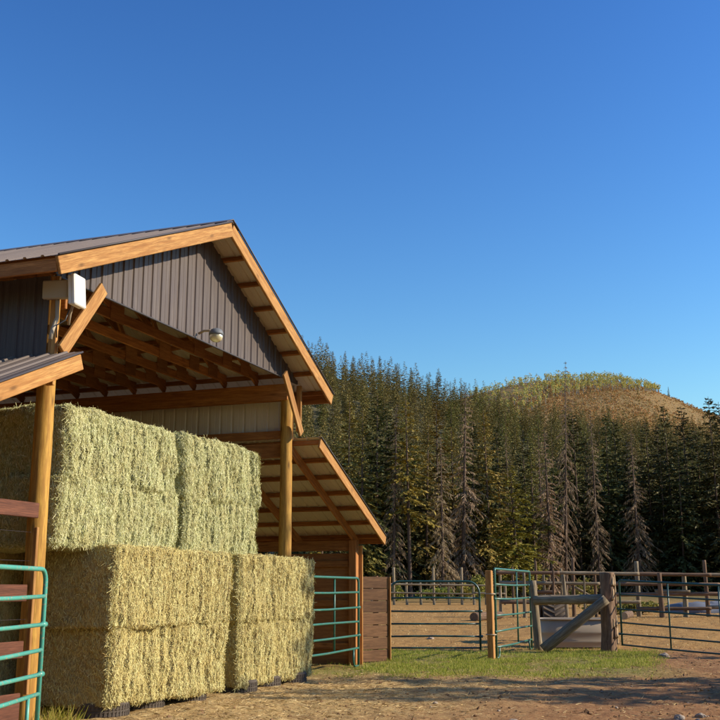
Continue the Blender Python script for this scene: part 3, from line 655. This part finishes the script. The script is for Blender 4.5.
# stock tank and things around it
tk = empty('stock_tank', (*px_at(572, 27.2), 0), 0, 'galvanized oval stock tank behind the log brace', 'stock tank')
c = Vector((*px_at(574, 27.2), gz(*px_at(574, 27.2)) + .02)); ax = Vector((RT[0], RT[1], 0)); ay = Vector((FW[0], FW[1], 0))
def oval(sc, z, n=48):
    pts = []
    for i in range(n):
        a = 2 * math.pi * i / n; ca, sa = math.cos(a), math.sin(a); ext = .52 * (1 if ca > 0 else -1) * min(1, abs(ca) * 3)
        pts.append(c + ax * (ext + .50 * ca * sc) + ay * (.50 * sa * sc) + Vector((0, 0, z)))
    return pts
def loft(name, rings, mat, parent):
    V = [p for r_ in rings for p in r_]; n = len(rings[0]); Fc = []
    for i in range(len(rings) - 1):
        for j in range(n): k = (j + 1) % n; Fc.append((i * n + j, i * n + k, (i + 1) * n + k, (i + 1) * n + j))
    return obj(name, mesh_from(name, V, Fc, [mat], True), parent)
loft('wall', [oval(.96, 0), oval(.97, .1), oval(1.0, .13), oval(.97, .16), oval(.98, .32), oval(1.01, .35), oval(.98, .38), oval(1, .66), oval(.985, .66), oval(.96, .38), oval(.95, .06), oval(.3, .05)], 'galvanized', tk)
rim = oval(1.02, .67); tube('rim', rim + [rim[0]], .022, 'galvanized', tk)
t = NT('tank_water'); t.b.inputs['Base Color'].default_value = (.02, .03, .03, 1); t.set(rough=.05)
wv = oval(.955, .50); obj('water', mesh_from('water', wv, [tuple(range(len(wv)))], ['tank_water']), tk)

# tractor tyre standing behind the tank
q0 = 29.6; cT = Vector((*px_at(550, q0), gz(*px_at(550, q0)) + .62)); tt = empty('tractor_tyre', (cT.x, cT.y, cT.z - .62), 0, 'big ribbed tractor tyre standing behind the stock tank', 'tyre')
mT = Matrix((ay, Vector((0, 0, 1)), ay.cross(Vector((0, 0, 1))))).transposed().to_4x4(); mT.translation = cT
lathe('carcass', [(.36, -.22), (.40, -.28), (.5, -.30), (.56, -.27), (.585, -.15), (.59, 0), (.585, .15), (.56, .27), (.5, .30), (.40, .28), (.36, .22)], 48, 'rubber', tt, mT)
V = []; Fc = []
for k in range(26):
    for sg in (-1, 1):
        a0 = 2 * math.pi * (k + (.5 if sg > 0 else 0)) / 26; b = len(V)
        for rr in (.565, .64):
            for (da, z) in ((0, 0), (.09, 0), (.33, .29 * sg), (.24, .29 * sg)): V.append((rr * math.cos(a0 - da), rr * math.sin(a0 - da), z))
        Fc += [(b + 4, b + 5, b + 6, b + 7), (b, b + 1, b + 5, b + 4), (b + 1, b + 2, b + 6, b + 5), (b + 2, b + 3, b + 7, b + 6), (b + 3, b, b + 4, b + 7)]
me = mesh_from('lugs', V, Fc, ['dusty_rubber']); bm = bmesh.new(); bm.from_mesh(me); bmesh.ops.recalc_face_normals(bm, faces=bm.faces); bm.to_mesh(me); bm.free(); obj('lugs', me, tt, mT)

def gp(px, q, z=0): x_, y_ = px_at(px, q); return Vector((x_, y_, gz(x_, y_) + z))
lo = empty('cut_log', gp(624, 33), 0, 'short cut log with pale sawn end behind the long gate', 'log')
log('trunk', gp(622.5, 37.5, .34), gp(629, 40, .30), .13, .13, 'wood_bark', lo, rough=.08, seed=4, ends='wood_endgrain')
lo2 = empty('cut_log', gp(480, 36), 0, 'dark log lying in the paddock beyond the angled panel', 'log')
log('trunk', gp(473, 41, .15), gp(500, 43, .15), .17, .14, 'wood_bark', lo2, rough=.08, seed=14, ends='wood_bark')

# ------------------------------------------------------------------ far corral fences
bf = empty('corral_fence', gp(600, 45), 0, 'tall weathered rail fence with uneven posts across the back of the paddock', 'fence')
fpx = [(500, 1.95, .07), (513, 2.05, .06), (524, 1.8, .08), (536, 2.3, .07), (545, 1.85, .07), (553, 1.9, .06), (561, 2.0, .05), (573, 2.45, .085), (584, 1.7, .05), (595.5, 1.9, .08), (638, 2.3, .11), (661, 1.8, .12), (684.5, 1.8, .12), (707, 2.35, .10), (735, 2.0, .1), (770, 2.1, .1)]
for i, (px, h, r_) in enumerate(fpx):
    q = 45 + .8 * math.sin(i * 2.1); log('post', gp(px, q, -.1), gp(px + random.uniform(-1.2, 1.2), q, h), r_, r_ * .75, 'wood_bark' if i % 2 else 'wood_grey', bf, rough=.08, seed=i, seg=9, ends='wood_endgrain')
for i, (a, b, za, zb) in enumerate(((496, 560, 1.82, 1.80), (556, 640, 1.80, 1.76), (634, 712, 1.76, 1.72), (706, 800, 1.72, 1.7), (500, 575, .62, .58), (570, 640, .60, .62), (636, 710, .34, .36), (655, 690, 1.05, 1.05), (535, 556, 1.02, 1.02), (706, 800, .4, .45), (600, 720, 1.36, 1.33), (500, 600, 1.40, 1.36), (610, 800, .92, .98))):
    log('rail', gp(a, 44.8, za), gp(b, 44.7, zb), .085, .07, 'wood_grey' if i % 2 else 'wood_bark', bf, rough=.1, seed=40 + i, seg=9)
log('rail', gp(575, 44.5, 1.22), gp(592, 44.5, .82), .055, .05, 'wood_grey', bf, seed=77, seg=8)
log('post', gp(566, 38, 0), gp(563.5, 38, 1.75), .09, .065, 'wood_grey', bf, seed=78, seg=9, rough=.15, ends='wood_endgrain')
mf = empty('pasture_fence', gp(435, 70), 0, 'low distant post and rail fence seen through the middle gate', 'fence')
for i, px in enumerate((372, 394, 407, 421, 434, 449, 462, 474, 486, 505)):
    h = 1.35 + .9 * (i in (1, 4, 6)); log('post', gp(px, 66, -.1), gp(px + random.uniform(-.8, .8), 66, h), .09, .08, 'wood_grey', mf, seed=90 + i, seg=8, rough=.1)
for a, b, z in ((372, 421, .75), (421, 474, .7), (474, 505, .72), (372, 440, 1.25), (440, 505, 1.2)): log('rail', gp(a, 65.8, z), gp(b, 65.8, z - .05), .06, .05, 'wood_grey', mf, seed=a, seg=8)

# grey heap behind the right fence
hp = empty('covered_heap', gp(712, 52), 0, 'low pale grey lumpy heap behind the right end of far fence', 'heap')
V = []; Fc = []; nU, nV = 40, 14; cH = gp(712, 52, 0)
for i in range(nU):
    a = 2 * math.pi * i / nU
    for j in range(nV):
        f = j / (nV - 1) * math.pi / 2; v_ = Vector((math.cos(a) * math.cos(f) * 2.4, math.sin(a) * math.cos(f) * 1.0, math.sin(f) * .55)); s = 1 + .3 * mnoise.noise(v_ * .9) + .12 * mnoise.noise(v_ * 3)
        V.append(cH + ax * v_.x * s + ay * v_.y * s + Vector((0, 0, v_.z * s)))
for i in range(nU):
    for j in range(nV - 1): k = (i + 1) % nU; Fc.append((i * nV + j, k * nV + j, k * nV + j + 1, i * nV + j + 1))
obj('cover', mesh_from('cover', V, Fc, ['tarp_grey'], True), hp)

# ------------------------------------------------------------------ plants
def diamonds(P0, D, W, Ln):
    """leaf-like diamonds: base, side, tip, side"""
    P0 = np.asarray(P0); mid = P0 + D * (Ln * .5)[:, None]; return np.stack([P0, mid + W, P0 + D * Ln[:, None], mid - W], 1).reshape(-1, 3)
def unit(v): return v / (np.linalg.norm(v, axis=1)[:, None] + 1e-9)
def conifer(h, rb, seed, spacing=.34, per=6, sprigs=12, sl=.50, sw=.085, clear=.06, dead=False, ragged=.3, power=.8):
    g = np.random.default_rng(seed); zs = []; z = h * clear
    while z < h * .985: zs.append(z); z += spacing * g.uniform(.7, 1.3) * (1 if z < h * .8 else .7)
    B0 = []; BD = []; BL = []
    lean = g.normal(0, .012, 2)
    ph = g.uniform(0, 6.28)
    for z in zs:
        t_ = (z - h * clear) / (h * (1 - clear)); n = max(3, int(per * (1.1 - .4 * t_)))
        for k in range(n):
            if g.random() < ragged * (.55 if t_ > .3 else .9): continue
            a = g.uniform(0, 6.28); asym = 1 + .22 * math.cos(a - ph) * math.sin(z * 1.1 + seed)
            L = (rb * (1 - t_) ** power * g.uniform(.55, 1.12) * asym + .12) * (1 if t_ > .12 else .75 + 2 * t_)
            el = (.5 * t_ ** 1.5 - .32 * (1 - t_) + g.normal(0, .12)) - (.25 if dead else 0)
            B0.append((lean[0] * z, lean[1] * z, z)); BD.append((math.cos(a) * math.cos(el), math.sin(a) * math.cos(el), math.sin(el))); BL.append(L)
    B0 = np.array(B0); BD = np.array(BD); BL = np.array(BL); n = len(BL)
    rep = np.clip((BL / rb * sprigs * 1.3).astype(int) + 3, 3, sprigs); idx = np.repeat(np.arange(n), rep); m = len(idx)
    s = g.uniform(.04, 1.0, m) ** .75; d0 = BD[idx]; L = BL[idx]
    droop = -(s ** 2) * L * (.16 if not dead else .3)
    pos = B0[idx] + d0 * (s * L)[:, None]; pos[:, 2] += droop
    lat = unit(np.cross(d0, np.tile([0, 0, 1.0], (m, 1)))) * np.where(g.random(m) < .5, 1, -1)[:, None]
    hang = g.random(m) < (.22 if not dead else .6)
    d = unit(d0 * g.uniform(.35, 1.0, m)[:, None] + lat * g.uniform(0, .95, m)[:, None] + np.stack([np.zeros(m), np.zeros(m), np.where(hang, g.uniform(-1.5, -.5, m), g.uniform(-.38, .02, m)) - (.3 if dead else 0)], 1))
    fs = np.clip(L / rb + .22, .28, 1); ln = sl * g.uniform(.55, 1.25, m) * fs; wv = unit(np.cross(d, g.normal(0, 1, (m, 3)) * np.where(hang, 1.0, .32)[:, None] + np.where(hang, .3, 1.0)[:, None] * np.array([0, 0, 1.0])))
    wv = wv * (sw * g.uniform(.6, 1.3, m) * np.sqrt(fs))[:, None]
    return diamonds(pos - d * (ln * .15)[:, None], d, wv, ln), (B0, BD, BL), lean
def limbs_mesh(name, br, lean, h, r0, mat, dead, every=1):
    V = []; Fc = []; B0, BD, BL = br; seg = 8; R_ = 14
    for i in range(R_ + 1):
        z = h * i / R_ * .99; r_ = r0 * (1 - i / R_) ** .9 + .012
        if i == 0: r_ *= 1.35; z = -.4
        for j in range(seg): a = 2 * math.pi * j / seg; V.append((lean[0] * z + r_ * math.cos(a), lean[1] * z + r_ * math.sin(a), z))
    for i in range(R_):
        for j in range(seg): k = (j + 1) % seg; Fc.append((i * seg + j, i * seg + k, (i + 1) * seg + k, (i + 1) * seg + j))
    dr = .3 if dead else .16
    for i in range(0, len(BL), every):
        b = len(V); o = B0[i]; d = BD[i]; L = BL[i] * .95; r_ = .012 + .010 * L
        sd = np.cross(d, [0, 0, 1]); sd = sd / (np.linalg.norm(sd) + 1e-6); up = np.cross(sd, d)
        for f, rr in ((0, r_), (.55, r_ * .6), (1, .004)):
            c = o + d * L * f; c = np.array([c[0], c[1], c[2] - f * f * BL[i] * dr])
            for a in (0, 2.09, 4.19): V.append(c + (sd * math.cos(a) + up * math.sin(a)) * rr)
        for q in (0, 3):
            for a in range(3): k = (a + 1) % 3; Fc.append((b + q + a, b + q + k, b + q + 3 + k, b + q + 3 + a))
    return mesh_from(name, V, Fc, [mat], True)
def tree_proto(h, rb, seed, mat, tr, dead=False, every=3, bark='bark_spruce', **kw):
    Q, br, lean = conifer(h, rb, seed, dead=dead, **kw)
    return quads_mesh('crown', Q, mat), limbs_mesh('trunk', br, lean, h, tr, bark, dead, 1 if dead else every), h
def tree(name, proto, loc, s, rz, label, group, sxy=1.0, cat='tree'):
    e = bpy.data.objects.new(name, None); m = Matrix.Translation(loc) @ Matrix.Rotation(random.gauss(0, .012), 4, 'X') @ Matrix.Rotation(random.gauss(0, .012), 4, 'Y') @ Matrix.Rotation(rz, 4, 'Z') @ Matrix.Diagonal((s * sxy, s * sxy, s, 1)); put(e, m); tag(e, label, cat, group)
    for nm, me_ in (('trunk', proto[1]), ('crown', proto[0])):
        o = bpy.data.objects.new(nm, me_); COL.objects.link(o); o.parent = e
    return e
GREEN = [tree_proto(15, 2.5, 11, 'needles_green', .10, sprigs=30, per=10, ragged=.2), tree_proto(15, 2.2, 12, 'needles_green', .10, sprigs=30, per=10, ragged=.28), tree_proto(15, 2.8, 13, 'needles_dark', .10, sprigs=32, per=10, ragged=.15), tree_proto(15, 2.1, 14, 'needles_dark', .10, sprigs=28, per=10, ragged=.18), tree_proto(15, 2.4, 15, 'needles_green', .15, sprigs=28, clear=.12, per=8, ragged=.34)]
OLIVE = [tree_proto(15, 2.1, 21, 'needles_olive', .15, sprigs=28, per=8, ragged=.3), tree_proto(15, 2.5, 22, 'needles_olive', .15, sprigs=32, per=9, ragged=.2), tree_proto(15, 1.7, 23, 'needles_olive', .12, sprigs=20, clear=.38, ragged=.5)]
DEAD = [tree_proto(15, 1.75, 31, 'twigs_dead', .15, True, sprigs=22, sl=.5, sw=.024, ragged=.25, per=7), tree_proto(15, 1.9, 32, 'twigs_dead', .15, True, sprigs=18, sl=.45, sw=.024, ragged=.35, per=7), tree_proto(15, 1.4, 33, 'twigs_dead', .14, True, sprigs=20, sl=.45, sw=.026, ragged=.3, per=7)]
FAR = [tree_proto(14, 2.1 + .2 * k, 41 + k, 'needles_far', .10, every=8, spacing=.44, per=10, sprigs=15, sl=.62, sw=.10, ragged=.12, clear=.04, power=.75) for k in range(4)]
# (px, top y, depth, kind, label)
dead_l = 'bare grey-brown dead conifer at the meadow edge'
FRONT = [
 (322, 455, 84, 'o', 'olive conifer rising behind the right lean-to roof edge'), (338, 452, 90, 'g', None), (347, 396, 100, 'g', 'tall green conifer above the lower edge of the right lean-to'), (361, 408, 92, 'g', None), (376, 392, 98, 'g', None), (392, 402, 88, 'd', 'tall thin dead conifer with bare trunk left of the middle gate'),
 (385, 400, 104, 'g', None), (409, 398, 86, 't', 'sparse yellow-green conifer with long bare trunk above the middle gate'), (424, 420, 95, 'g', None), (399, 415, 97, 'g', None), (437, 400, 99, 'o', None), (441, 436, 82, 'D', 'pale grey shaggy dead conifer above the middle gate'), (460, 390, 86, 'b', 'tall brown half-dead conifer right of the pale shaggy one'), (452, 425, 100, 'g', None),
 (473, 420, 93, 'g', 'green conifer next right of the tall brown half-dead conifer'), (489, 408, 90, 'g', 'tall green conifer rising above the sawn timber post'), (500, 425, 98, 'g', None), (516, 465, 78, 'O', 'golden olive bushy conifer above the angled green panel'), (508, 432, 96, 'd', None), (527, 440, 97, 'g', None), (540, 432, 94, 'd', 'dead conifer with ragged grey limbs left of the tallest snag'), (548, 428, 84, 'D2', 'grey dead conifer standing close beside the tallest snag'),
 (559, 357, 86, 'S', 'tallest bare snag spiking above the skyline of the brush hill'), (532, 455, 88, 'g', None), (577, 412, 96, 'g', 'green conifer between the tallest snag and the curling-limbed dead conifer'), (594, 408, 88, 'd', 'tall dead conifer with curling limbs right of the tallest snag'), (585, 432, 100, 'g', None), (606, 412, 95, 'k', 'dark conifer just right of the curling-limbed dead conifer'), (619, 418, 100, 'k', None), (634, 428, 84, 'D', 'broad dead conifer left of the darkest trees'), (628, 440, 96, 'k', None), (648, 420, 92, 'g', 'green conifer just right of the broad dead conifer'),
 (658, 425, 99, 'k', None), (671, 402, 90, 'k', 'tall dark spruce against the brush hill, third from right edge'), (688, 404, 92, 'k', 'tall dark spruce against the brush hill near right edge'), (699, 430, 85, 'k', None), (678, 440, 84, 'k', None), (714, 394, 80, 'k', 'large dark spruce cut by the right edge of the picture'), (724, 400, 86, 'k', None), (662, 455, 88, 'k', None), (645, 465, 100, 'k', None), (706, 445, 94, 'k', None), (612, 455, 102, 'k', None), (568, 450, 101, 'g', None), (480, 445, 103, 'g', None), (415, 440, 103, 'g', None), (465, 460, 104, 'g', None), (551, 460, 103, 'g', None), (595, 465, 104, 'k', None), (355, 440, 105, 'g', None), (630, 470, 106, 'k', None), (690, 470, 100, 'k', None), (375, 450, 106, 'g', None), (431, 455, 107, 'g', None), (494, 465, 108, 'g', None), (521, 478, 106, 'g', None)]
for i, (px, yt, q, k, lb) in enumerate(FRONT):
    q = 74 + (px - 320) * .075 + (q - 78) * .6
    px = 360 + (px - 360) * (1 + .16 * (590 - yt) / 1075)
    p = gp(px, q); H_ = 1.4 + (590 - yt) * q / 1060 * (1 + .00 * q) - p.z
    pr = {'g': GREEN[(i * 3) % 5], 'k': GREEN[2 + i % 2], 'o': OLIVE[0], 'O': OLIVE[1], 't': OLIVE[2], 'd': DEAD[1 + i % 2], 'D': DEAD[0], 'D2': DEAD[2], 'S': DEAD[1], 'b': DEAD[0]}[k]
    isd = k in ('d', 'D', 'D2', 'S', 'b')
    sc = H_ / 15; sxy = {'S': .72, 'd': .92, 'b': 1.2, 'D': 1.1, 'O': 1.4}.get(k, random.uniform(.95, 1.4)) * (15 / H_) ** .3
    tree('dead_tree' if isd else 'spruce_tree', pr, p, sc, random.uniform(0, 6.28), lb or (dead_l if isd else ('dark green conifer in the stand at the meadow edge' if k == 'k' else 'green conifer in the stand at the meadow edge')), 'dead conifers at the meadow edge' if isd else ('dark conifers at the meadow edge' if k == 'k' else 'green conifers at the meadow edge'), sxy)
# the stand goes on to both sides of the picture
for i in range(40):
    right = i % 3 != 0; px = random.uniform(735, 880) if right else random.uniform(-60, 318); q = random.uniform(100, 122) if right else random.uniform(80, 98)
    p = gp(px, q); tree('spruce_tree', GREEN[i % 5], p, random.uniform(13, 17) / 15 * (1.0 if right else .85), random.uniform(0, 6.28), 'conifer of the stand continuing beyond the picture edge', 'conifers beyond the picture')
# unseen conifers added behind and beside the viewer to block sky fill
for i in range(100):
    if i < 50: p = Vector((random.uniform(-30, -9), random.uniform(-16, 34), 0))
    else: a = R(random.uniform(-112, -42)); d = random.uniform(46, 66); p = Vector((12 + d * math.cos(a), d * math.sin(a), 0))
    tree('spruce_tree', GREEN[i % 5], p, random.uniform(14, 20) / 15, random.uniform(0, 6.28), 'unseen conifer added around the viewpoint to block sky light', 'added sky-blocking conifers out of view', 1.3)
# wooded hillside: single trees in front, the rest as one mass
spots = []
g2 = np.random.default_rng(5)
for _ in range(30000):
    px = g2.uniform(285, 745); q = g2.uniform(118, 425)
    if len(spots) > 950: break
    x_, y_ = px_at(px, q); 
    if all((x_ - a) ** 2 + (y_ - b) ** 2 > (5.6 if q > 220 else 4.8) ** 2 for a, b, *_ in spots): spots.append((x_, y_, px, q))
spots.sort(key=lambda s: s[3])
vis = [s for s in spots if 318 < s[2] < 722]; single = vis[:60] + vis[60:][::2]; single = single[:298]; sset = set(single); rest = [s for s in spots if s not in sset]
for i, (x_, y_, px, q) in enumerate(single):
    z = float(wood_h(px, q)) - .5; tree('hillside_spruce', FAR[i % 4], (x_, y_, z), g2.uniform(.75, 1.15), g2.uniform(0, 6.28), 'conifer among many on the wooded hillside behind the front stand', 'conifers on the wooded hillside', g2.uniform(.85, 1.2))
base = []
for f in FAR:
    b = np.array([v.co[:] for v in f[0].vertices]).reshape(-1, 4, 3); b = b[g2.random(len(b)) < .36]; m_ = b.mean(1, keepdims=True); base.append(((b - m_) * 1.5 + m_).reshape(-1, 3))
acc = []
for (x_, y_, px, q) in rest:
    b = base[int(g2.integers(4))]; a = g2.uniform(0, 6.28); s = g2.uniform(.75, 1.15); ca, sa = math.cos(a) * s, math.sin(a) * s
    acc.append(np.stack([b[:, 0] * ca - b[:, 1] * sa + x_, b[:, 0] * sa + b[:, 1] * ca + y_, b[:, 2] * s + float(wood_h(px, q)) - .5], 1))
tag(obj('hillside_wood', quads_mesh('hillside_wood', np.concatenate(acc), 'needles_far')), 'dense conifer wood covering the rising hillside', 'wood', None, 'stuff')
# aspens along the brush hill's crest and scrub on its flank
def clump(n, cx, cy, cz, rx, rz_, sl, g):
    u_ = unit(g.normal(0, 1, (n, 3))) * (g.random(n) ** .4)[:, None]; P0 = np.array([cx, cy, cz]) + u_ * np.array([rx, rx, rz_]); d = unit(g.normal(0, 1, (n, 3)))
    wv = unit(np.cross(d, g.normal(0, 1, (n, 3)))) * sl * .4; return diamonds(P0, d, wv, np.full(n, sl) * g.uniform(.6, 1.3, n))
acc = []; trk = []
for _ in range(560):
    px = g2.uniform(470, 672); 
    lim = np.interp(px, [470, 520, 560, 600, 640, 672], [700, 730, 850, 885, 910, 960]); q = g2.uniform(lim, 1000)
    x_, y_ = px_at(px, q); z = float(brush_h(px, q)); h = g2.uniform(6.5, 10); acc.append(clump(22, x_, y_, z + h * .68, h * .19, h * .34, 1.25, g2))
    w_ = .2; side = np.array([RT[0], RT[1], 0]) * w_; b = np.array([x_, y_, z - .5]); tp = b + np.array([0, 0, h * .7]); f_ = np.array([FW[0], FW[1], 0]) * w_
    trk += [b - side, b + side, tp + side, tp - side, b - f_, b + f_, tp + f_, tp - f_]
tag(obj('aspen_grove', quads_mesh('aspen_grove', np.concatenate(acc), 'aspen_leaves')), 'green and yellow aspen grove along the crest of the brush hill', 'aspen grove', None, 'stuff')
tag(obj('aspen_trunks', quads_mesh('aspen_trunks', np.array(trk), 'bark_pale')), 'pale thin aspen trunks along the crest of the brush hill', 'aspen trunks', None, 'stuff')
acc = []
for _ in range(17000):
    px = g2.uniform(440, 780); q = g2.uniform(540, 1000); x_, y_ = px_at(px, q); z = float(brush_h(px, q)); s = g2.uniform(.35, 1.15)
    acc.append(clump(7, x_, y_, z + .5 * s, 1.3 * s, .9 * s, 1.3 * s, g2))
tag(obj('hill_scrub', quads_mesh('hill_scrub', np.concatenate(acc), 'brush_leaves')), 'rust-brown oak scrub over the far hill flank', 'scrub', None, 'stuff')
for px, q, s, lb in ((681, 978, .75, 'lone small dark conifer on the right shoulder of the brush hill'), (649, 900, .65, 'dark conifer below the crest of the brush hill')):
    x_, y_ = px_at(px, q); tree('spruce_tree', FAR[0], (x_, y_, float(brush_h(px, q)) - .5), s, 0, lb, None)
# yellow-green shrubs beyond the fences
def shrub(px, q, h, w_, lb, seed):
    p = gp(px, q); e = empty('shrub', p, 0, lb, 'shrub', 'yellow-green shrubs beyond the fences'); g = np.random.default_rng(seed); S = []
    for k in range(9):
        a = g.uniform(0, 6.28); r_ = g.uniform(0, .6) * w_; S.append(clump(110, math.cos(a) * r_, math.sin(a) * r_, h * g.uniform(.3, .75), w_ * .4, h * .3, .16, g))
    obj('leaves', quads_mesh('leaves', np.concatenate(S), 'shrub_leaves'), e, Matrix.Translation(p))
    for k in range(5):
        a = g.uniform(0, 6.28); log('stem', p, p + Vector((math.cos(a) * w_ * .5, math.sin(a) * w_ * .5, h * .75)), .02, .008, 'bark_spruce', e, seg=5, rings=3)
for i, (px, q, h, w_, lb) in enumerate(((579, 60, 1.7, 1.2, 'yellow-green shrub behind the far fence beside the diagonal rail'), (434, 72, 1.0, 1.6, 'low yellow-green shrub seen through the middle gate'), (479, 72, 1.9, .9, 'taller yellow-green shrub behind the right side of middle gate'), (396, 74, 1.3, .8, 'small yellow-green shrub behind the left side of middle gate'), (463, 76, 1.3, .8, 'small shrub left of the taller one beyond middle gate'), (640, 50, .55, 1.6, 'low pale grassy shrub at the foot of far fence'), (600, 49, .5, 1.2, 'low grassy shrub behind the log corner'))):
    shrub(px, q, h, w_, lb, 60 + i)
# trees out of the picture on the right whose shadows reach the yard
for (u, v_, h, sx_) in ((21.1, -9.4, 12.6, .75), (19.4, -10.3, 9.9, 1.0), (18.6, -9.7, 9.2, .9), (20.2, -11.2, 10.2, .9), (16.2, -11.4, 7.8, 1.0), (27.7, -10.7, 7.6, 1.2), (26.2, -12.5, 7.4, 1.2)):
    tree('spruce_tree', GREEN[0] if h > 10 else GREEN[2], (u, v_, 0), h / 15, u, 'yard conifer beyond the right edge of the picture', 'yard conifers beyond the picture', sx_)

# ------------------------------------------------------------------ grass, straw litter, stones
def blades(name, X, Y, hmin, hmax, wmin, wmax, flat, mat, lab, cat):
    n = len(X); Z = ground(X, Y) + np.array([.028 * mnoise.noise(Vector((a, b, 0)) * .8) + .022 * mnoise.noise(Vector((a, b, 0)) * 2.7) + .014 * mnoise.noise(Vector((a, b, 0)) * 7.5) for a, b in zip(X, Y)])
    a = rng.uniform(0, 6.28, n); el = np.abs(rng.normal(*flat, n)); d = np.stack([np.cos(a) * np.cos(el), np.sin(a) * np.cos(el), np.sin(el)], 1)
    ln = rng.uniform(hmin, hmax, n); wv = unit(np.cross(d, rng.normal(0, 1, (n, 3)))) * rng.uniform(wmin, wmax, n)[:, None]
    P0 = np.stack([X, Y, Z + rng.uniform(-.004, .008, n)], 1); Q = np.stack([P0 - wv, P0 + wv, P0 + d * ln[:, None] + wv * .25, P0 + d * ln[:, None] - wv * .25], 1).reshape(-1, 3)
    return tag(obj(name, quads_mesh(name, Q, mat)), lab, cat, None, 'stuff')
def scatter(n, qa, qb, pa, pb, dens):
    q = np.sqrt(rng.uniform(qa * qa, qb * qb, n)); px = rng.uniform(pa, pb, n); X, Y = px_at(px, q) if False else (FW[0] * q + RT[0] * (px - 360) / 1075 * q, FW[1] * q + RT[1] * (px - 360) / 1075 * q)
    keep = rng.random(n) < dens(X, Y, q, px); return X[keep], Y[keep]
def nz(X, Y, s, o=0): return np.array([mnoise.noise(Vector((a * s, b * s, o))) for a, b in zip(X, Y)])
X, Y = scatter(150000, 17.0, 27.5, 315, 690, lambda X, Y, q, px: np.clip(.58 + 1.7 * nz(X, Y, .7) + 1.5 * nz(X, Y, 2.3, 5), .03, 1) * sstep(17.2, 19.6, q) * sstep(26.8, 24.8, q) * sstep(672, 620, px) * (1 - .9 * (sstep(6.6, 7.0, Y) * (X < 20.6))))
blades('grass', X, Y, .02, .085, .0025, .006, (.8, .45), 'grass_blades', 'patchy green and straw-coloured grass in front of the gates', 'grass')
X, Y = scatter(60000, 10.5, 22, -20, 740, lambda X, Y, q, px: np.clip(.10 + .9 * sstep(2.5, 6.6, Y + .15 * X - 1.5) * sstep(21, 15, q) + .35 * nz(X, Y, 1.3), 0, 1) * (1 - sstep(6.75, 6.95, Y)))
blades('straw_litter', X, Y, .03, .13, .0018, .0045, (.05, .12), 'straw_litter', 'loose straw litter spread over the dirt before the bales', 'straw')
X, Y = scatter(16000, 25, 60, 370, 740, lambda X, Y, q, px: np.clip(.4 + .8 * nz(X, Y, .5), 0, 1))
blades('dry_stubble', X, Y, .03, .09, .004, .01, (.5, .4), 'straw_litter', 'short dry stubble over the ochre paddock', 'stubble')
tx, ty = px_at(62, 11.6); X = tx + rng.normal(0, .16, 420); Y = ty + rng.normal(0, .10, 420)
blades('grass_tuft', X, Y, .08, .24, .003, .006, (1.0, .3), 'grass_blades', 'green grass tuft at the foot of the near hay stack', 'grass')
def stone(px, q, s, lb, seed):
    p = gp(px, q); bm = bmesh.new(); bmesh.ops.create_icosphere(bm, subdivisions=3, radius=1)
    for v_ in bm.verts: n_ = v_.co.copy(); v_.co = Vector((n_.x * 1.25, n_.y, n_.z * .65)) * s * (1 + .35 * mnoise.noise(n_ * 1.3 + Vector((seed, 0, 0))) + .12 * mnoise.noise(n_ * 4))
    me_ = bpy.data.meshes.new('stone'); bm.to_mesh(me_); bm.free(); me_.materials.append(MATS['stone']); return tag(obj('stone', me_, None, Matrix.Translation(p + Vector((0, 0, s * .25))) @ Matrix.Rotation(seed, 4, 'Z')), lb, 'stone', 'stones on the dirt')
stone(661, 23.3, .09, 'pale stone on the dirt in front of the long sagging gate', 1)
stone(510, 11.9, .05, 'dark clod on the dirt at the bottom edge, left of centre right', 2)
stone(671, 12.2, .06, 'reddish stone at the bottom edge towards the right', 3)
stone(692, 12.4, .05, 'small stone at the bottom right corner', 4)
stone(430, 31, .07, 'pale stone in the paddock behind the middle gate', 5)
for k in range(14): stone(random.uniform(380, 725), random.uniform(11.6, 20), random.uniform(.012, .03), 'small pebble scattered on the yard dirt', 10 + k)

# clods of dirt and dung over the yard
n = 3200; q = np.sqrt(rng.uniform(11.0 ** 2, 25.0 ** 2, n)); px = rng.uniform(150, 735, n); X = FW[0] * q + RT[0] * (px - 360) / 1075 * q; Y = FW[1] * q + RT[1] * (px - 360) / 1075 * q
keep = (Y < 6.6) & (rng.random(n) < np.clip(.5 + 1.6 * nz(X, Y, .9, 9), .1, 1)); X, Y = X[keep], Y[keep]; n = len(X); sz = rng.uniform(.006, .022, n) * np.where(rng.random(n) < .06, 1.8, 1)
Z = ground(X, Y) + np.array([.028 * mnoise.noise(Vector((a, b, 0)) * .8) + .022 * mnoise.noise(Vector((a, b, 0)) * 2.7) + .014 * mnoise.noise(Vector((a, b, 0)) * 7.5) for a, b in zip(X, Y)])
C = np.stack([X, Y, Z + sz * .25], 1); J = lambda v: (np.array(v)[None, :] * rng.uniform(.6, 1.3, (n, 3)) + rng.normal(0, .15, (n, 3))) * sz[:, None] + C
a, b, c_, d, e, f = J((1.2, 0, 0)), J((0, 1, 0)), J((-1.2, 0, 0)), J((0, -1, 0)), J((0, 0, .75)), J((0, 0, -.6))
T = np.concatenate([np.stack(t3, 1) for t3 in ((a, b, e), (b, c_, e), (c_, d, e), (d, a, e), (b, a, f), (c_, b, f), (d, c_, f), (a, d, f))]).reshape(-1, 3)
t = NT('clod'); t.set(t.ramp(t.noise(t.co(), 5, 4), [(.3, (.10, .05, .025)), (.7, (.30, .18, .085))]), .95)
tag(obj('dirt_clods', quads_mesh('dirt_clods', T, 'clod', per=3)), 'small clods of dirt strewn over the yard', 'clods', None, 'stuff')
